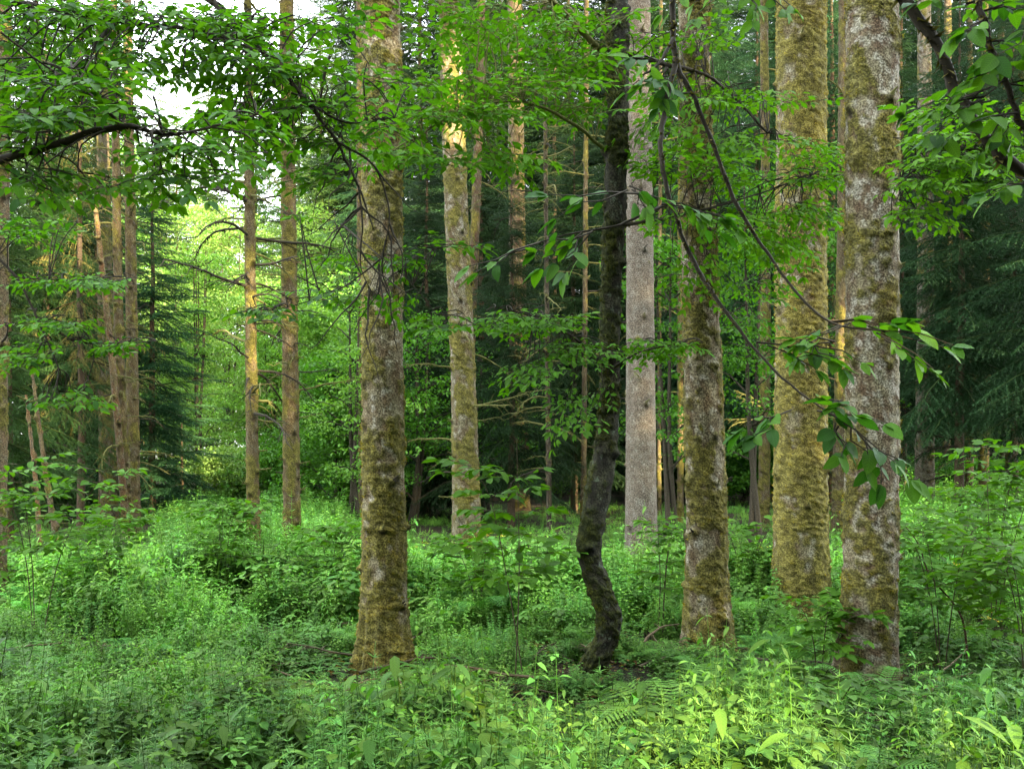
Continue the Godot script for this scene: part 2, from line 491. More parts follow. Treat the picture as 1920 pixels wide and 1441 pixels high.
# bark: vertex colours give bark, lichen, moss patches and painted shadow under knots; relief is in the mesh
func bark_trunk(keys: Array, rows: int, cols: int, st: Dictionary, tufts: Array, tuft_cols: Array, stubs: Array, flare := 0.3) -> MB:
	var b := MB.new()
	var total := 0.0
	var cum := [0.0]
	for k in keys.size() - 1:
		total += (keys[k + 1][0] - keys[k][0]).length()
		cum.append(total)
	var moss: float = st.get("moss", 0.0)
	var shade: float = st.get("side", 0.0)
	var off: float = st.get("seed", 0) * 13.7
	var relief: float = st.get("relief", 1.0)
	var c_bark: Color = st.get("bark", Color(0.185, 0.130, 0.066))
	var c_grey: Color = st.get("grey", Color(0.325, 0.285, 0.195))
	var c_lich: Color = st.get("lichen", Color(0.50, 0.475, 0.39))
	var c_moss: Color = st.get("moss_col", Color(0.200, 0.178, 0.037))
	var c_moss2: Color = st.get("moss_col2", Color(0.108, 0.100, 0.021))
	if st.get("seed", 0) <= 4:
		c_bark *= 1.25; c_grey *= 1.3; c_lich *= 1.25; c_moss *= 1.1
	# knots of lost branches, in loose whorls
	rng.seed = 900 + st.get("seed", 0)
	var knots := []
	var h := rnd(0.3, 0.6)
	while h < total:
		for k in rng.randi_range(1, 3):
			knots.append([h + rnd(-0.06, 0.06), rng.randf() * TAU, rnd(0.6, 1.2)])
		h += rnd(0.28, 0.55) * st.get("whorl", 1.0)
	var seg := 0
	var prev := -1
	for row in rows + 1:
		var s := total * row / rows
		while seg < keys.size() - 2 and s > cum[seg + 1]: seg += 1
		var t: float = clampf((s - cum[seg]) / maxf(cum[seg + 1] - cum[seg], 0.001), 0.0, 1.0)
		var a: Vector3 = keys[seg][0]; var e: Vector3 = keys[seg + 1][0]
		var c := a.cubic_interpolate(e, keys[maxi(seg - 1, 0)][0], keys[mini(seg + 2, keys.size() - 1)][0], t)
		var r: float = lerpf(keys[seg][1], keys[seg + 1][1], smoothstep(0.0, 1.0, t) if st.get("smooth", false) else t)
		var near := []
		for k in knots:
			if absf(k[0] - s) < 0.14: near.append(k)
		var first := b.v.size()
		for col in cols:
			var an := TAU * col / cols
			var nx := cos(an); var nz := sin(an)
			var rr := r
			var fl := flare * exp(-s / 0.34)
			if fl > 0.003: rr *= 1.0 + fl * (0.75 + 0.95 * noise.get_noise_2d(nx * 1.9 + off, nz * 1.9))
			var qx := nx * r; var qz := nz * r
			var big := fbm.get_noise_3d(qx * 2.6 + off, s * 1.7, qz * 2.6)
			var med := noise.get_noise_3d(qx * 9.0 + off, s * 10.0, qz * 9.0)
			var ledge := fbm.get_noise_3d(qx * 9.0, s * 15.0 + off, qz * 9.0) * 1.5
			var fine := noise.get_noise_3d(qx * 48.0, s * 40.0 + off, qz * 48.0) * 0.7 + noise.get_noise_3d(qx * 95.0, s * 80.0 + off, qz * 95.0) * 0.6
			var plate := cells.get_noise_3d(qx * 36.0 + off, s * 24.0, qz * 36.0)
			var mv: float = big * 1.7 + med * 0.45 + moss * 1.3 - nx * shade + 0.5 * exp(-s / 0.7) * st.get("foot", 1.0) + fine * 0.22
			var mo := smoothstep(-0.10, 0.24, mv)
			var thick := smoothstep(0.1, 0.7, mv)
			var disp: float = 0.006 * med + st.get("lump", 0.0) * (noise.get_noise_3d(qx * 4.0 + off, s * 1.9, qz * 4.0) + 0.3 * med) + relief * ((1.0 - mo) * 0.006 * (plate + 0.4) + mo * (0.006 + 0.006 * fine) + thick * 0.016 * maxf(ledge, -0.3) + thick * 0.004 * fine)
			var dark := 0.0
			for k in near:
				var da := absf(wrapf(an - k[1], -PI, PI)) * r
				var dy: float = s - k[0]
				var g: float = exp(-(da * da + dy * dy) / (0.0014 * k[2])) * k[2]
				disp += 0.036 * g * relief
				mo = maxf(mo, minf(g * 1.3, 1.0) * st.get("knot_moss", 0.9))
				dark += exp(-(da * da * 0.7 + (dy + 0.035) * (dy + 0.035)) / 0.0013) * (0.2 + 0.9 * fposmod(k[1] * 7.3, 1.0))  # dark knot hole with the shadow under it, painted in
			var tone := fbm.get_noise_3d(qx * 7.0 + off, s * 4.0, qz * 7.0 + 31.0)
			var lich := smoothstep(0.12, 0.40, fbm.get_noise_3d(qx * 8.0 + 57.0, s * 7.0 + off, qz * 8.0) + 0.2 * fine + st.get("lich", 0.0))
			var cc := c_bark.lerp(c_grey, clampf(0.5 + tone * 1.5 + fine * 0.35 * st.get("speckle", 1.0), 0, 1)).lerp(c_lich, lich * 0.8)
			cc = cc * (0.66 + 0.42 * clampf(plate + 0.75, 0.0, 1.0) + 0.22 * fine * st.get("speckle", 1.0))
			var cm := c_moss.lerp(c_moss2, clampf(0.45 + med * 0.8 - fine * 0.7, 0, 1)) * (0.95 + 0.4 * ledge)
			cc = cc.lerp(cm, clampf(0.10 + 0.3 * tone, 0.0, 0.5)) if moss > -0.5 else cc
			var cl := cc.lerp(cm, mo * 0.92) * (1.0 - clampf(dark, 0, 0.8))
			cl.a = 1.0
			var nrm := Vector3(nx, 0, nz)
			var at := c + nrm * (rr + disp)
			b.p(at, cl)
			if tufts != null and mo > 0.55 and rng.randf() < st.get("tufts", 0.0) * (0.35 + maxf(ledge, 0.0) * 2.0):
				var yaw := Basis(nrm, Vector3.UP, nrm.cross(Vector3.UP))
				var sc := rnd(0.6, 1.3)
				tufts.append(Transform3D(yaw.rotated(nrm, rnd(-0.6, 0.6)).scaled(Vector3.ONE * sc), at - nrm * 0.004))
				tuft_cols.append(cm * rnd(0.85, 1.3) * 6.5)
		if prev >= 0:
			for col in cols:
				var c2 := (col + 1) % cols
				b.quad(prev + col, prev + c2, first + c2, first + col)
		prev = first
		for k in near:
			if k[0] <= s and k[0] > s - total / rows:
				var nrm := Vector3(cos(k[1]), 0, sin(k[1]))
				stubs.append([c + nrm * (r + 0.005), nrm, k[2], r])
	return b

func make_tuft() -> ArrayMesh:
	rng.seed = 77
	var b := MB.new()
	for k in 9:
		var a := rng.randf() * TAU
		var d := Vector3(rnd(0.5, 1.0), rnd(-0.9, 0.3), sin(a) * 0.8).normalized() * rnd(0.012, 0.024)
		var o := Vector3(0, rnd(-0.012, 0.012), rnd(-0.012, 0.012))
		var w := Vector3(0, cos(a), sin(a)) * 0.0028
		var tone := rnd(0.8, 1.2)
		b.tri(b.p(o - w, Color(tone, tone, tone)), b.p(o + w, Color(tone, tone, tone)), b.p(o + d, Color(tone, tone, tone) * 1.15))
	return b.mesh()

func make_stubs() -> void:
	for k in 5:
		rng.seed = 300 + k
		var b := MB.new()
		var L := [0.05, 0.07, 0.10, 0.16, 0.24][k] as float
		var pts := [Vector3(-0.02, 0, 0), Vector3(L * 0.4, rnd(0, 0.012), rnd(-0.01, 0.01)), Vector3(L, rnd(-0.01, 0.03), rnd(-0.02, 0.02))]
		tube(b, pts, [0.016, 0.011, 0.006], 6, Color(1, 1, 1), 0.15)
		b.tri(b.v.size() - 6, b.v.size() - 4, b.v.size() - 2)
		for j in 10:
			var q := Vector3(rnd(0, L), -0.004, rnd(-0.01, 0.01))
			b.tri(b.p(q + Vector3(0.006, 0.004, 0), Color(1.1, 1.1, 1)), b.p(q + Vector3(-0.006, 0.004, 0), Color(1.1, 1.1, 1)), b.p(q + Vector3(rnd(-0.008, 0.008), -rnd(0.012, 0.03), rnd(-0.006, 0.006)), Color(1.2, 1.2, 1)))
		meshes["stub%d" % k] = b.mesh()
	# long dead side branches, about 1 m, crooked with a few twigs
	for k in 6:
		rng.seed = 340 + k
		var b := MB.new()
		var pts := [Vector3(-0.03, 0, 0)]
		var q := Vector3.ZERO
		var dir := Vector3(1, rnd(-0.05, 0.25), rnd(-0.2, 0.2))
		for j in 7:
			dir = (dir + Vector3(0, rnd(-0.30, 0.14), rnd(-0.22, 0.22))).normalized()
			q += dir * 0.15
			pts.append(q)
		tube(b, pts, taper(8, 0.021, 0.006), 5, Color(1, 1, 1), 0.1)
		for j in 7:
			var at: Vector3 = pts[2 + j % 6]
			var d := Vector3(rnd(0.2, 0.8), rnd(-0.7, 0.3), rnd(-0.8, 0.8)).normalized() * rnd(0.08, 0.35)
			tube(b, [at, at + d * 0.5 + Vector3(0, rnd(-0.02, 0.02), 0), at + d + Vector3(0, -0.03, 0)], [0.009, 0.006, 0.003], 3, Color(1, 1, 1))
		for j in 26:
			var f := rnd(0.3, 6.5)
			var at: Vector3 = pts[int(f)].lerp(pts[int(f) + 1], f - int(f))
			b.tri(b.p(at + Vector3(0.012, 0, 0), Color(1.1, 1.1, 1)), b.p(at - Vector3(0.012, 0, 0), Color(1.1, 1.1, 1)), b.p(at + Vector3(rnd(-0.02, 0.02), -rnd(0.02, 0.055), rnd(-0.01, 0.01)), Color(1.2, 1.2, 1)))
		meshes["dead%d" % k] = b.mesh()

# one spruce: trunk, moss, stubs, dead branches, the crown above
func spruce(called: String, label: String, keys: Array, d: float, st: Dictionary, group := "") -> Node3D:
	var world := trunk_keys(keys, d)
	var foot: Vector3 = world[0][0]
	foot.y = ground_at(foot.x, foot.z)
	var o := thing(called, label, "tree", foot, group)
	# carry the stem down to the soil and up to the top of the tree
	var ks := []
	for k in world: ks.append([k[0] - foot, k[1]])
	if ks[0][0].y > 0.1: ks.push_front([Vector3(ks[0][0].x, -0.12, ks[0][0].z), ks[0][1] * 1.05])
	else: ks[0][0].y = -0.12
	var top: Array = ks[-1]
	var tall: float = st.get("tall", 20.0)
	var rows := int(st.get("rows", 160))
	var cols := int(st.get("cols", 24))
	var tufts := []; var tcols := []; var stubs := []
	var b := bark_trunk(ks, rows, cols, st, tufts, tcols, stubs, st.get("flare", 0.3))
	if tall > top[0].y + 1.0:
		var dirn: Vector3 = (top[0] - ks[-2][0]).normalized()
		var up := []; var rads := []
		var n := 12
		for k in n + 1:
			var q := float(k) / n
			up.append(top[0] + (dirn * 0.3 + Vector3.UP * 0.7) * (tall - top[0].y) * q - Vector3(0, 0.02, 0))
			rads.append(lerpf(top[1] * 1.0, 0.02, q))
		tube(b, up, rads, 12, Color(0.2, 0.15, 0.09), 0.05)
		if st.get("crown", true):
			rng.seed = 4000 + st.get("seed", 0)
			var xf := []; var cl := []
			crown(xf, cl, foot + top[0], maxf(st.get("crown_from", 9.0), foot.y + top[0].y + 0.8) - foot.y - top[0].y, tall - top[0].y, st.get("crown_r", 1.9), foot, 0.8)
			many("crown", meshes.bough0, mats.needles, o, xf, cl)
	part("trunk", b.mesh(), mats.bark, o)
	if tufts.size():
		many("moss", meshes.tuft, mats.moss_fringe, o, tufts, tcols)
	rng.seed = 700 + st.get("seed", 0)
	var dead: float = st.get("dead", 0.0)
	var dead_from: float = st.get("dead_from", 1.5)
	var hand: float = st.get("dead_len", 1.0)
	var made := 0
	for s in stubs:
		if made > 200: break
		var p: Vector3 = s[0]
		if p.y > 12.0: continue
		var nrm: Vector3 = s[1]
		if p.y > dead_from and rng.randf() < dead:
			var bs := basis_along(nrm + Vector3(0, rnd(-0.25, 0.25), 0)).rotated(nrm, rnd(-0.5, 0.5))
			part("dead_branch", meshes["dead%d" % rng.randi_range(0, 5)], mats.mossy_twig if rng.randf() < (0.3 if st.has("dead_dark") else 0.75) else mats.twig, o, Transform3D(bs.scaled(Vector3.ONE * rnd(0.45, 1.2) * hand), p - nrm * 0.02))
			made += 1
		elif st.get("stubs", true) and nrm.z > -0.35:
			part("branch_stub", meshes["stub%d" % rng.randi_range(0, int(st.get("stub_most", 4)))], mats.mossy_twig if rng.randf() < 0.8 else mats.twig, o, Transform3D(basis_along(nrm + Vector3(0, rnd(-0.1, 0.35), 0)).scaled(Vector3.ONE * s[2] * st.get("stub", 1.0)), p - nrm * 0.01))
			made += 1
	trunks.append([foot, ks[0][1]])
	return o

# fills xf with boughs round a stem that rises from `at`
func crown(xf: Array, cl: Array, at: Vector3, y0: float, y1: float, r: float, origin: Vector3, spacing := 0.45, tone := 1.0, per := 5, down := 0.15) -> void:
	var y := y0
	while y < y1:
		var q := (y - y0) / (y1 - y0)
		var len := r * pow(1.0 - q, 0.7) + 0.25
		var a0 := rng.randf() * TAU
		for k in per:
			var a := a0 + TAU * k / per + rnd(-0.35, 0.35)
			if rng.randf() < 0.12: continue
			var sc := len / 1.6 * rnd(0.5, 1.25)
			var p := at + Vector3(0, y + rnd(-0.2, 0.2), 0)
			var out := Vector3(cos(a), -0.1, sin(a)) * len
			if in_beam(p + out * 0.2, 0.2 * sc) or in_beam(p + out * 0.6, 0.2 * sc) or in_beam(p + out, 0.2 * sc): continue
			# boughs left out to cut an opening for sun on the clearing
			var w := p - corridor
			if w.dot(sun_dir) > 9.0 and (p.z > 0.0 or p.y - EYE > -0.47 * p.z) and (w - sun_dir * w.dot(sun_dir)).length() < 9.0: continue
			var bs := Basis.from_euler(Vector3(rnd(-0.25, 0.25), -a, rnd(-0.32, 0.28) - down + q * 0.4))
			xf.append(Transform3D(bs.scaled(Vector3(sc, sc, sc)), p - origin))
			var t := tone * rnd(0.75, 1.25)
			cl.append(Color(t, t, t))
		y += spacing * rnd(0.8, 1.2) * (1.0 - 0.4 * q)

# a conifer with live boughs down to `low`
func conifer(called: String, label: String, px: float, d: float, h: float, r: float, low: float, tint: Color, sd: int, bough := "bough1", trunk_r := 0.12, spacing := 0.42, per := 5, group := "") -> Node3D:
	var foot := Vector3((px - 960.0) / F * d, 0, -d)
	foot.y = ground_at(foot.x, foot.z)
	var o := thing(called, label, "tree", foot, group)
	rng.seed = 5000 + sd
	var b := MB.new()
	var pts := []; 
	for k in 9: pts.append(Vector3(rnd(-0.04, 0.04), -0.1 + (h + 0.1) * k / 8.0, rnd(-0.04, 0.04)))
	tube(b, pts, taper(9, trunk_r, 0.012), 10, Color(0.11, 0.08, 0.05), 0.06)
	part("trunk", b.mesh(), mats.bark, o)
	var xf := []; var cl := []
	crown(xf, cl, foot, low, h, r, foot, spacing, 1.0, per, 0.18)
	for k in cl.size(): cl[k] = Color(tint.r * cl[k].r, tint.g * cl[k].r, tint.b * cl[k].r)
	many("crown", meshes[bough], mats.needles, o, xf, cl)
	# bare dead twigs under the live crown
	for k in int(low * 3.0):
		var a := rng.randf() * TAU
		part("dead_branch", meshes["dead%d" % rng.randi_range(0, 5)], mats.twig, o, Transform3D(basis_along(Vector3(cos(a), rnd(-0.2, 0.2), sin(a))).scaled(Vector3.ONE * rnd(0.6, 1.4)), Vector3(0, rnd(0.6, low + 0.5), 0)))
	trunks.append([foot, trunk_r])
	return o

# a broadleaved tree or shrub: stems, limbs and a crown of leaf clumps
func broadleaf(called: String, label: String, category: String, px: float, d: float, h: float, r: float, low: float, tint: Color, sd: int, count: int, stems := 1, size := 1.0, group := "", stem_r := 0.07) -> Node3D:
	var foot := Vector3((px - 960.0) / F * d, 0, -d)
	foot.y = ground_at(foot.x, foot.z)
	var o := thing(called, label, category, foot, group)
	rng.seed = 6000 + sd
	var b := MB.new()
	var ends := []
	for s in stems:
		var lean := Vector3(rnd(-0.3, 0.3), 0, rnd(-0.3, 0.3)) * (0.5 if stems == 1 else 1.2) * r * 0.6
		var pts := curve([Vector3(rnd(-0.1, 0.1) * stems, -0.1, rnd(-0.1, 0.1) * stems), lean * 0.3 + Vector3(0, h * 0.3, 0), lean * 0.7 + Vector3(0, h * 0.62, 0), lean + Vector3(0, h * 0.95, 0)], 4)
		tube(b, pts, taper(pts.size(), stem_r, 0.01), 7, Color(0.075, 0.065, 0.045), 0.05)
		for k in 14:
			var f := rnd(0.2, 0.98) * (pts.size() - 1)
			var at: Vector3 = pts[int(f)]
			var a := rng.randf() * TAU
			var reach := r * rnd(0.35, 1.0) * (1.15 - 0.6 * f / pts.size())
			var e := at + Vector3(cos(a) * reach, reach * rnd(0.1, 0.7), sin(a) * reach)
			if e.y < low: continue
			var mid := at.lerp(e, 0.5) + Vector3(0, reach * 0.1, 0)
			tube(b, [at, mid, e], [stem_r * 0.35, stem_r * 0.22, 0.006], 5, Color(0.07, 0.06, 0.042))
			ends.append([at, mid, e])
	part("trunk", b.mesh(), mats.bark, o)
	var xf := []; var cl := []
	for k in count:
		if ends.is_empty(): break
		var e: Array = ends[k % ends.size()]
		var q := rnd(0.35, 1.15)
		var at: Vector3 = (e[0] as Vector3).lerp(e[1], q * 2.0) if q < 0.5 else (e[1] as Vector3).lerp(e[2], q * 2.0 - 1.0)
		at += Vector3(rng.randfn(), rng.randfn() * 0.7, rng.randfn()) * r * 0.17
		if at.y < low * 0.8 or at.y > h * 1.06: continue
		if in_beam(foot + at, 0.8 * size): continue
		var sc := rnd(0.7, 1.25) * size
		xf.append(Transform3D(Basis.from_euler(Vector3(rnd(-0.25, 0.25), rng.randf() * TAU, rnd(-0.25, 0.25))).scaled(Vector3.ONE * sc), at))
		var t := rnd(0.8, 1.2)
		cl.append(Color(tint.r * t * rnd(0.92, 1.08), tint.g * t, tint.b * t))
	var half := xf.size() / 2
	many("crown", meshes.layer0 if size < 1.3 else meshes.cluster0, mats.broadleaf, o, xf.slice(0, half), cl.slice(0, half))
	many("crown", meshes.layer1, mats.broadleaf, o, xf.slice(half), cl.slice(half))
	return o

# ---------------------------------------------------------------- beech branches

# leaves of a flat spray along x: transforms in the spray's own axes; twigs are added to `wood`
func spray(xf: Array, wood: MB, at: Transform3D, len: float, size: float, twig_r := 0.004) -> void:
	var pts := []
	var n := maxi(int(len / 0.075), 3)
	for k in n + 1:
		var s := float(k) / n
		pts.append(Vector3(len * s, -0.10 * len * s * s + rnd(-0.006, 0.006), (0.012 if k % 2 else -0.012)))
	var wp := []
	for p in pts: wp.append(at * p)
	tube(wood, wp, taper(wp.size(), twig_r, 0.0012), 3, Color.WHITE)
	for k in range(1, n + 1):
		var s := float(k) / n
		var side := 1.0 if k % 2 else -1.0
		# side twig or single leaf
		if s < 0.85 and rng.randf() < 0.7 and len > 0.3:
			var tl := len * (0.50 - 0.34 * s) * rnd(0.7, 1.15)
			var yaw := -side * rnd(0.7, 1.05)
			var t := at * Transform3D(Basis.from_euler(Vector3(0, yaw, rnd(-0.18, 0.10))), pts[k])
			var m := maxi(int(tl / (size * 0.66)), 1)
			tube(wood, [t.origin, t * Vector3(tl * 0.5, -0.01, 0), t * Vector3(tl, -0.05 * tl, 0)], [0.0026, 0.002, 0.001], 3, Color.WHITE)
			for j in m:
				add_leaf(xf, t, Vector3(tl * (j + 0.6) / m, -0.03 * tl, 0), (1.0 if j % 2 else -1.0) * rnd(0.7, 1.1), size)
			add_leaf(xf, t, Vector3(tl, -0.05 * tl, 0), rnd(-0.2, 0.2), size)
		else:
			add_leaf(xf, at, pts[k], -side * rnd(0.6, 1.1), size)
		if rng.randf() < 0.5: add_leaf(xf, at, pts[k], side * rnd(0.6, 1.1), size)
	add_leaf(xf, at, pts[n], rnd(-0.2, 0.2), size * 1.05)

func add_leaf(xf: Array, t: Transform3D, at: Vector3, yaw: float, size: float) -> void:
	var sc := size * rnd(0.72, 1.18)
	var bs := Basis.from_euler(Vector3(rnd(-0.42, 0.42), yaw, rnd(-0.50, 0.12))).scaled_local(Vector3(sc, sc, sc * rnd(0.9, 1.1)))
	xf.append(t * Transform3D(bs, at + Vector3(0, -0.004, 0)))

# leaves become parts of their own, the largest in the picture first; the rest is one part
func put_leaves(o: Node3D, xf: Array, tones: Array, singles: int, kinds: Array, rest: Array, tint := Color.WHITE) -> void:
	var order := []
	for k in xf.size():
		var p: Vector3 = o.position + (xf[k] as Transform3D).origin
		var dd := -p.z
		var seen := dd > 0.5 and absf(p.x / dd) < 0.56 and p.y - EYE < 0.48 * dd and p.y - EYE > -0.36 * dd
		var size: float = (xf[k] as Transform3D).basis.x.length() / maxf(dd, 0.3)
		order.append([size if seen else size * 0.001, k])
	order.sort_custom(func(a, b): return a[0] > b[0] or (a[0] == b[0] and a[1] < b[1]))
	var left := []; var cols := []
	for k in order.size():
		var t: Transform3D = xf[order[k][1]]
		if k < singles and order[k][0] > 0.004:
			part("leaf", meshes[kinds[rng.randi() % kinds.size()]], mats[tones[rng.randi() % tones.size()]], o, t)
		else:
			left.append(t)
			var v := rnd(0.75, 1.25)
			cols.append(Color(v * rnd(0.9, 1.12) * tint.r, v * tint.g, v * rnd(0.85, 1.1) * tint.b))
	var third := int(ceil(left.size() / float(rest.size())))
	for k in rest.size():
		many("foliage", meshes[rest[k]], mats.beech, o, left.slice(k * third, (k + 1) * third), cols.slice(k * third, (k + 1) * third))

# limbs: polylines of [px, py, depth, radius]; plates: [px, py, half width px, half height px, depth, depth spread, count]
func beech_branch(called: String, label: String, limbs: Array, plates: Array, size: float, sd: int, singles: int, tones: Array, opts := {}) -> Node3D:
	var first: Vector3 = P(limbs[0][0][0], limbs[0][0][1], limbs[0][0][2])
	var o: Node3D = opts.get("onto") if opts.has("onto") else thing(called, label, opts.get("category", "branch"), first)
	first = o.position
	rng.seed = 8000 + sd
	var wood := MB.new()
	var moss := MB.new()
	var path := []
	for l in limbs:
		var keys := []; var rad := []
		for k in l: keys.append(P(k[0], k[1], k[2]) - first)
		var pts := curve(keys, 5)
		for k in pts.size():
			var f := k / 5.0
			var i0 := int(f)
			rad.append(lerpf(l[i0][3], l[mini(i0 + 1, l.size() - 1)][3], f - i0))
		for k in pts.size():
			pts[k] += Vector3(rnd(-1, 1), rnd(-1, 1), rnd(-1, 1)) * rad[k] * 0.4
			path.append(pts[k])
		tube(wood, pts, rad, 7, Color.WHITE, 0.22)
		for k in pts.size() * 3:
			var f := rng.randf() * (pts.size() - 1.001)
			var m: Vector3 = (pts[int(f)] as Vector3).lerp(pts[int(f) + 1], f - int(f))
			var w: float = rad[int(f)]
			if w < 0.0045: continue
			for j in 3:
				var e := Vector3(rnd(-1, 1), rnd(-1.3, 0.7), rnd(-1, 1)) * (w * 1.5 + 0.004)
				var tone := rnd(0.25, 0.7)
				moss.tri(moss.p(m + e.cross(Vector3.UP) * 0.5, Color(tone, tone, tone)), moss.p(m - e.cross(Vector3.UP) * 0.5, Color(tone, tone, tone)), moss.p(m + e, Color(tone, tone, tone)))
	var xf := []
	for pl in plates:
		for k in int(pl[6] * opts.get("dense", 1.5)):
			var a := rng.randf() * TAU
			var q := sqrt(rng.randf())
			var c := P(pl[0] + cos(a) * q * pl[2], pl[1] + sin(a) * q * pl[3], pl[4] + rnd(-1, 1) * pl[5]) - first
			if in_beam(first + c) and not opts.get("sunny", false): continue
			var base: Vector3 = path[0]
			var best := 1e9
			for p in path:
				var dd: float = (p - c).length_squared()
				if dd < best: best = dd; base = p
			var run := c - base
			var flat := Vector3(run.x, run.y * 0.25, run.z)
			if flat.length() < 0.15: flat = Vector3(rnd(-1, 1), 0, rnd(-1, 1))
			var len: float = opts.get("len", 0.7) * rnd(0.7, 1.15)
			var dir := (flat.normalized() + Vector3(rnd(-0.5, 0.5), rnd(-0.18, 0.08), rnd(-0.5, 0.5))).normalized()
			var start := c - dir * len * 0.5
			var t := Transform3D(basis_along(dir).rotated(dir, rnd(-0.22, 0.22)), start)
			if (start - base).length() > 0.06:
				var mid := base.lerp(start, 0.55) + Vector3(rnd(-0.04, 0.04), 0.03 + 0.06 * rng.randf() * run.length(), rnd(-0.04, 0.04))
				tube(wood, curve([base, mid, start], 3), taper(7, clampf(0.004 + 0.004 * run.length(), 0.004, 0.011), 0.004), 4, Color.WHITE)
			spray(xf, wood, t, len, size)
	if opts.has("leaves_at"):
		for k in opts.leaves_at:   # single sprays by hand: [px, py, depth, towards px, towards py, towards depth]
			var s0 := P(k[0], k[1], k[2]) - first
			var s1 := P(k[3], k[4], k[5]) - first
			spray(xf, wood, Transform3D(basis_along(s1 - s0).rotated((s1 - s0).normalized(), rnd(-0.5, 0.5)), s0), (s1 - s0).length(), size * 0.86, 0.0035)
			spray(xf, wood, Transform3D(basis_along(s1 - s0 + Vector3(rnd(-0.06, 0.06), rnd(-0.09, 0.02), rnd(-0.1, 0.1))).rotated((s1 - s0).normalized(), rnd(-0.5, 0.5)), s0.lerp(s1, 0.15)), (s1 - s0).length() * rnd(0.6, 0.85), size * 0.80, 0.003)
	for k in int(opts.get("bare", 0)):   # leafless hanging twigs
		var p: Vector3 = path[rng.randi_range(int(path.size() * 0.55), path.size() - 1)]
		var pts := [p]
		var dir := Vector3(rnd(-0.6, 0.6), -0.9, rnd(-0.3, 0.3))
		for j in 6:
			dir = (dir + Vector3(rnd(-0.5, 0.5), rnd(-0.35, 0.2), rnd(-0.3, 0.3))).normalized()
			pts.append(pts[-1] + dir * rnd(0.06, 0.13))
		tube(wood, pts, taper(7, 0.008, 0.002), 5, Color.WHITE, 0.2)
	part("limb", wood.mesh(), mats[opts.get("wood", "twig")], o)
	if moss.v.size(): part("moss", moss.mesh(), mats.moss_fringe, o)
	put_leaves(o, xf, tones, singles, ["leaf0", "leaf1", "leaf2", "leaf3"], ["leaf_small0", "leaf_small1", "leaf_small2"], opts.get("tint", Color.WHITE))
	return o

# ---------------------------------------------------------------- undergrowth

func sapling(label: String, px: float, d: float, h: float, spread: float, stems: int, size: float, sd: int, tones: Array, singles := 160, called := "sapling", category := "sapling", mesh_kinds := ["leaf0", "leaf1", "leaf2", "leaf3"]) -> Node3D:
	var foot := Vector3((px - 960.0) / F * d, 0, -d)
	foot.y = ground_at(foot.x, foot.z)
	var o := thing(called, label, category, foot)
	rng.seed = 9000 + sd
	var wood := MB.new()
	var xf := []
	for s in stems:
		var a := rng.randf() * TAU
		var out := Vector3(cos(a), 0, sin(a) * 0.6) * spread * rnd(0.3, 1.0)
		var pts := curve([Vector3(rnd(-0.05, 0.05), -0.05, rnd(-0.05, 0.05)), out * 0.25 + Vector3(0, h * 0.45, 0), out * 0.6 + Vector3(0, h * 0.8, 0), out + Vector3(0, h * rnd(0.85, 1.05), 0)], 4)
		tube(wood, pts, taper(pts.size(), 0.0065, 0.0018), 5, Color.WHITE, 0.08)
		for k in range(4, pts.size()):
			if rng.randf() < 0.25: continue
			var yaw := rng.randf() * TAU
			for j in 2:
				var dir := Vector3(cos(yaw + j * PI), rnd(0.05, 0.45), sin(yaw + j * PI))
				var t := Transform3D(basis_along(dir), pts[k])
				spray(xf, wood, t, spread * rnd(0.4, 0.9) * (1.2 - 0.6 * k / pts.size()), size * 1.15, 0.003)
	part("stem", wood.mesh(), mats.stem, o)
	put_leaves(o, xf, tones, singles, mesh_kinds, ["leaf_small0", "leaf_small1"])
	return o

# ---------------------------------------------------------------- the scene

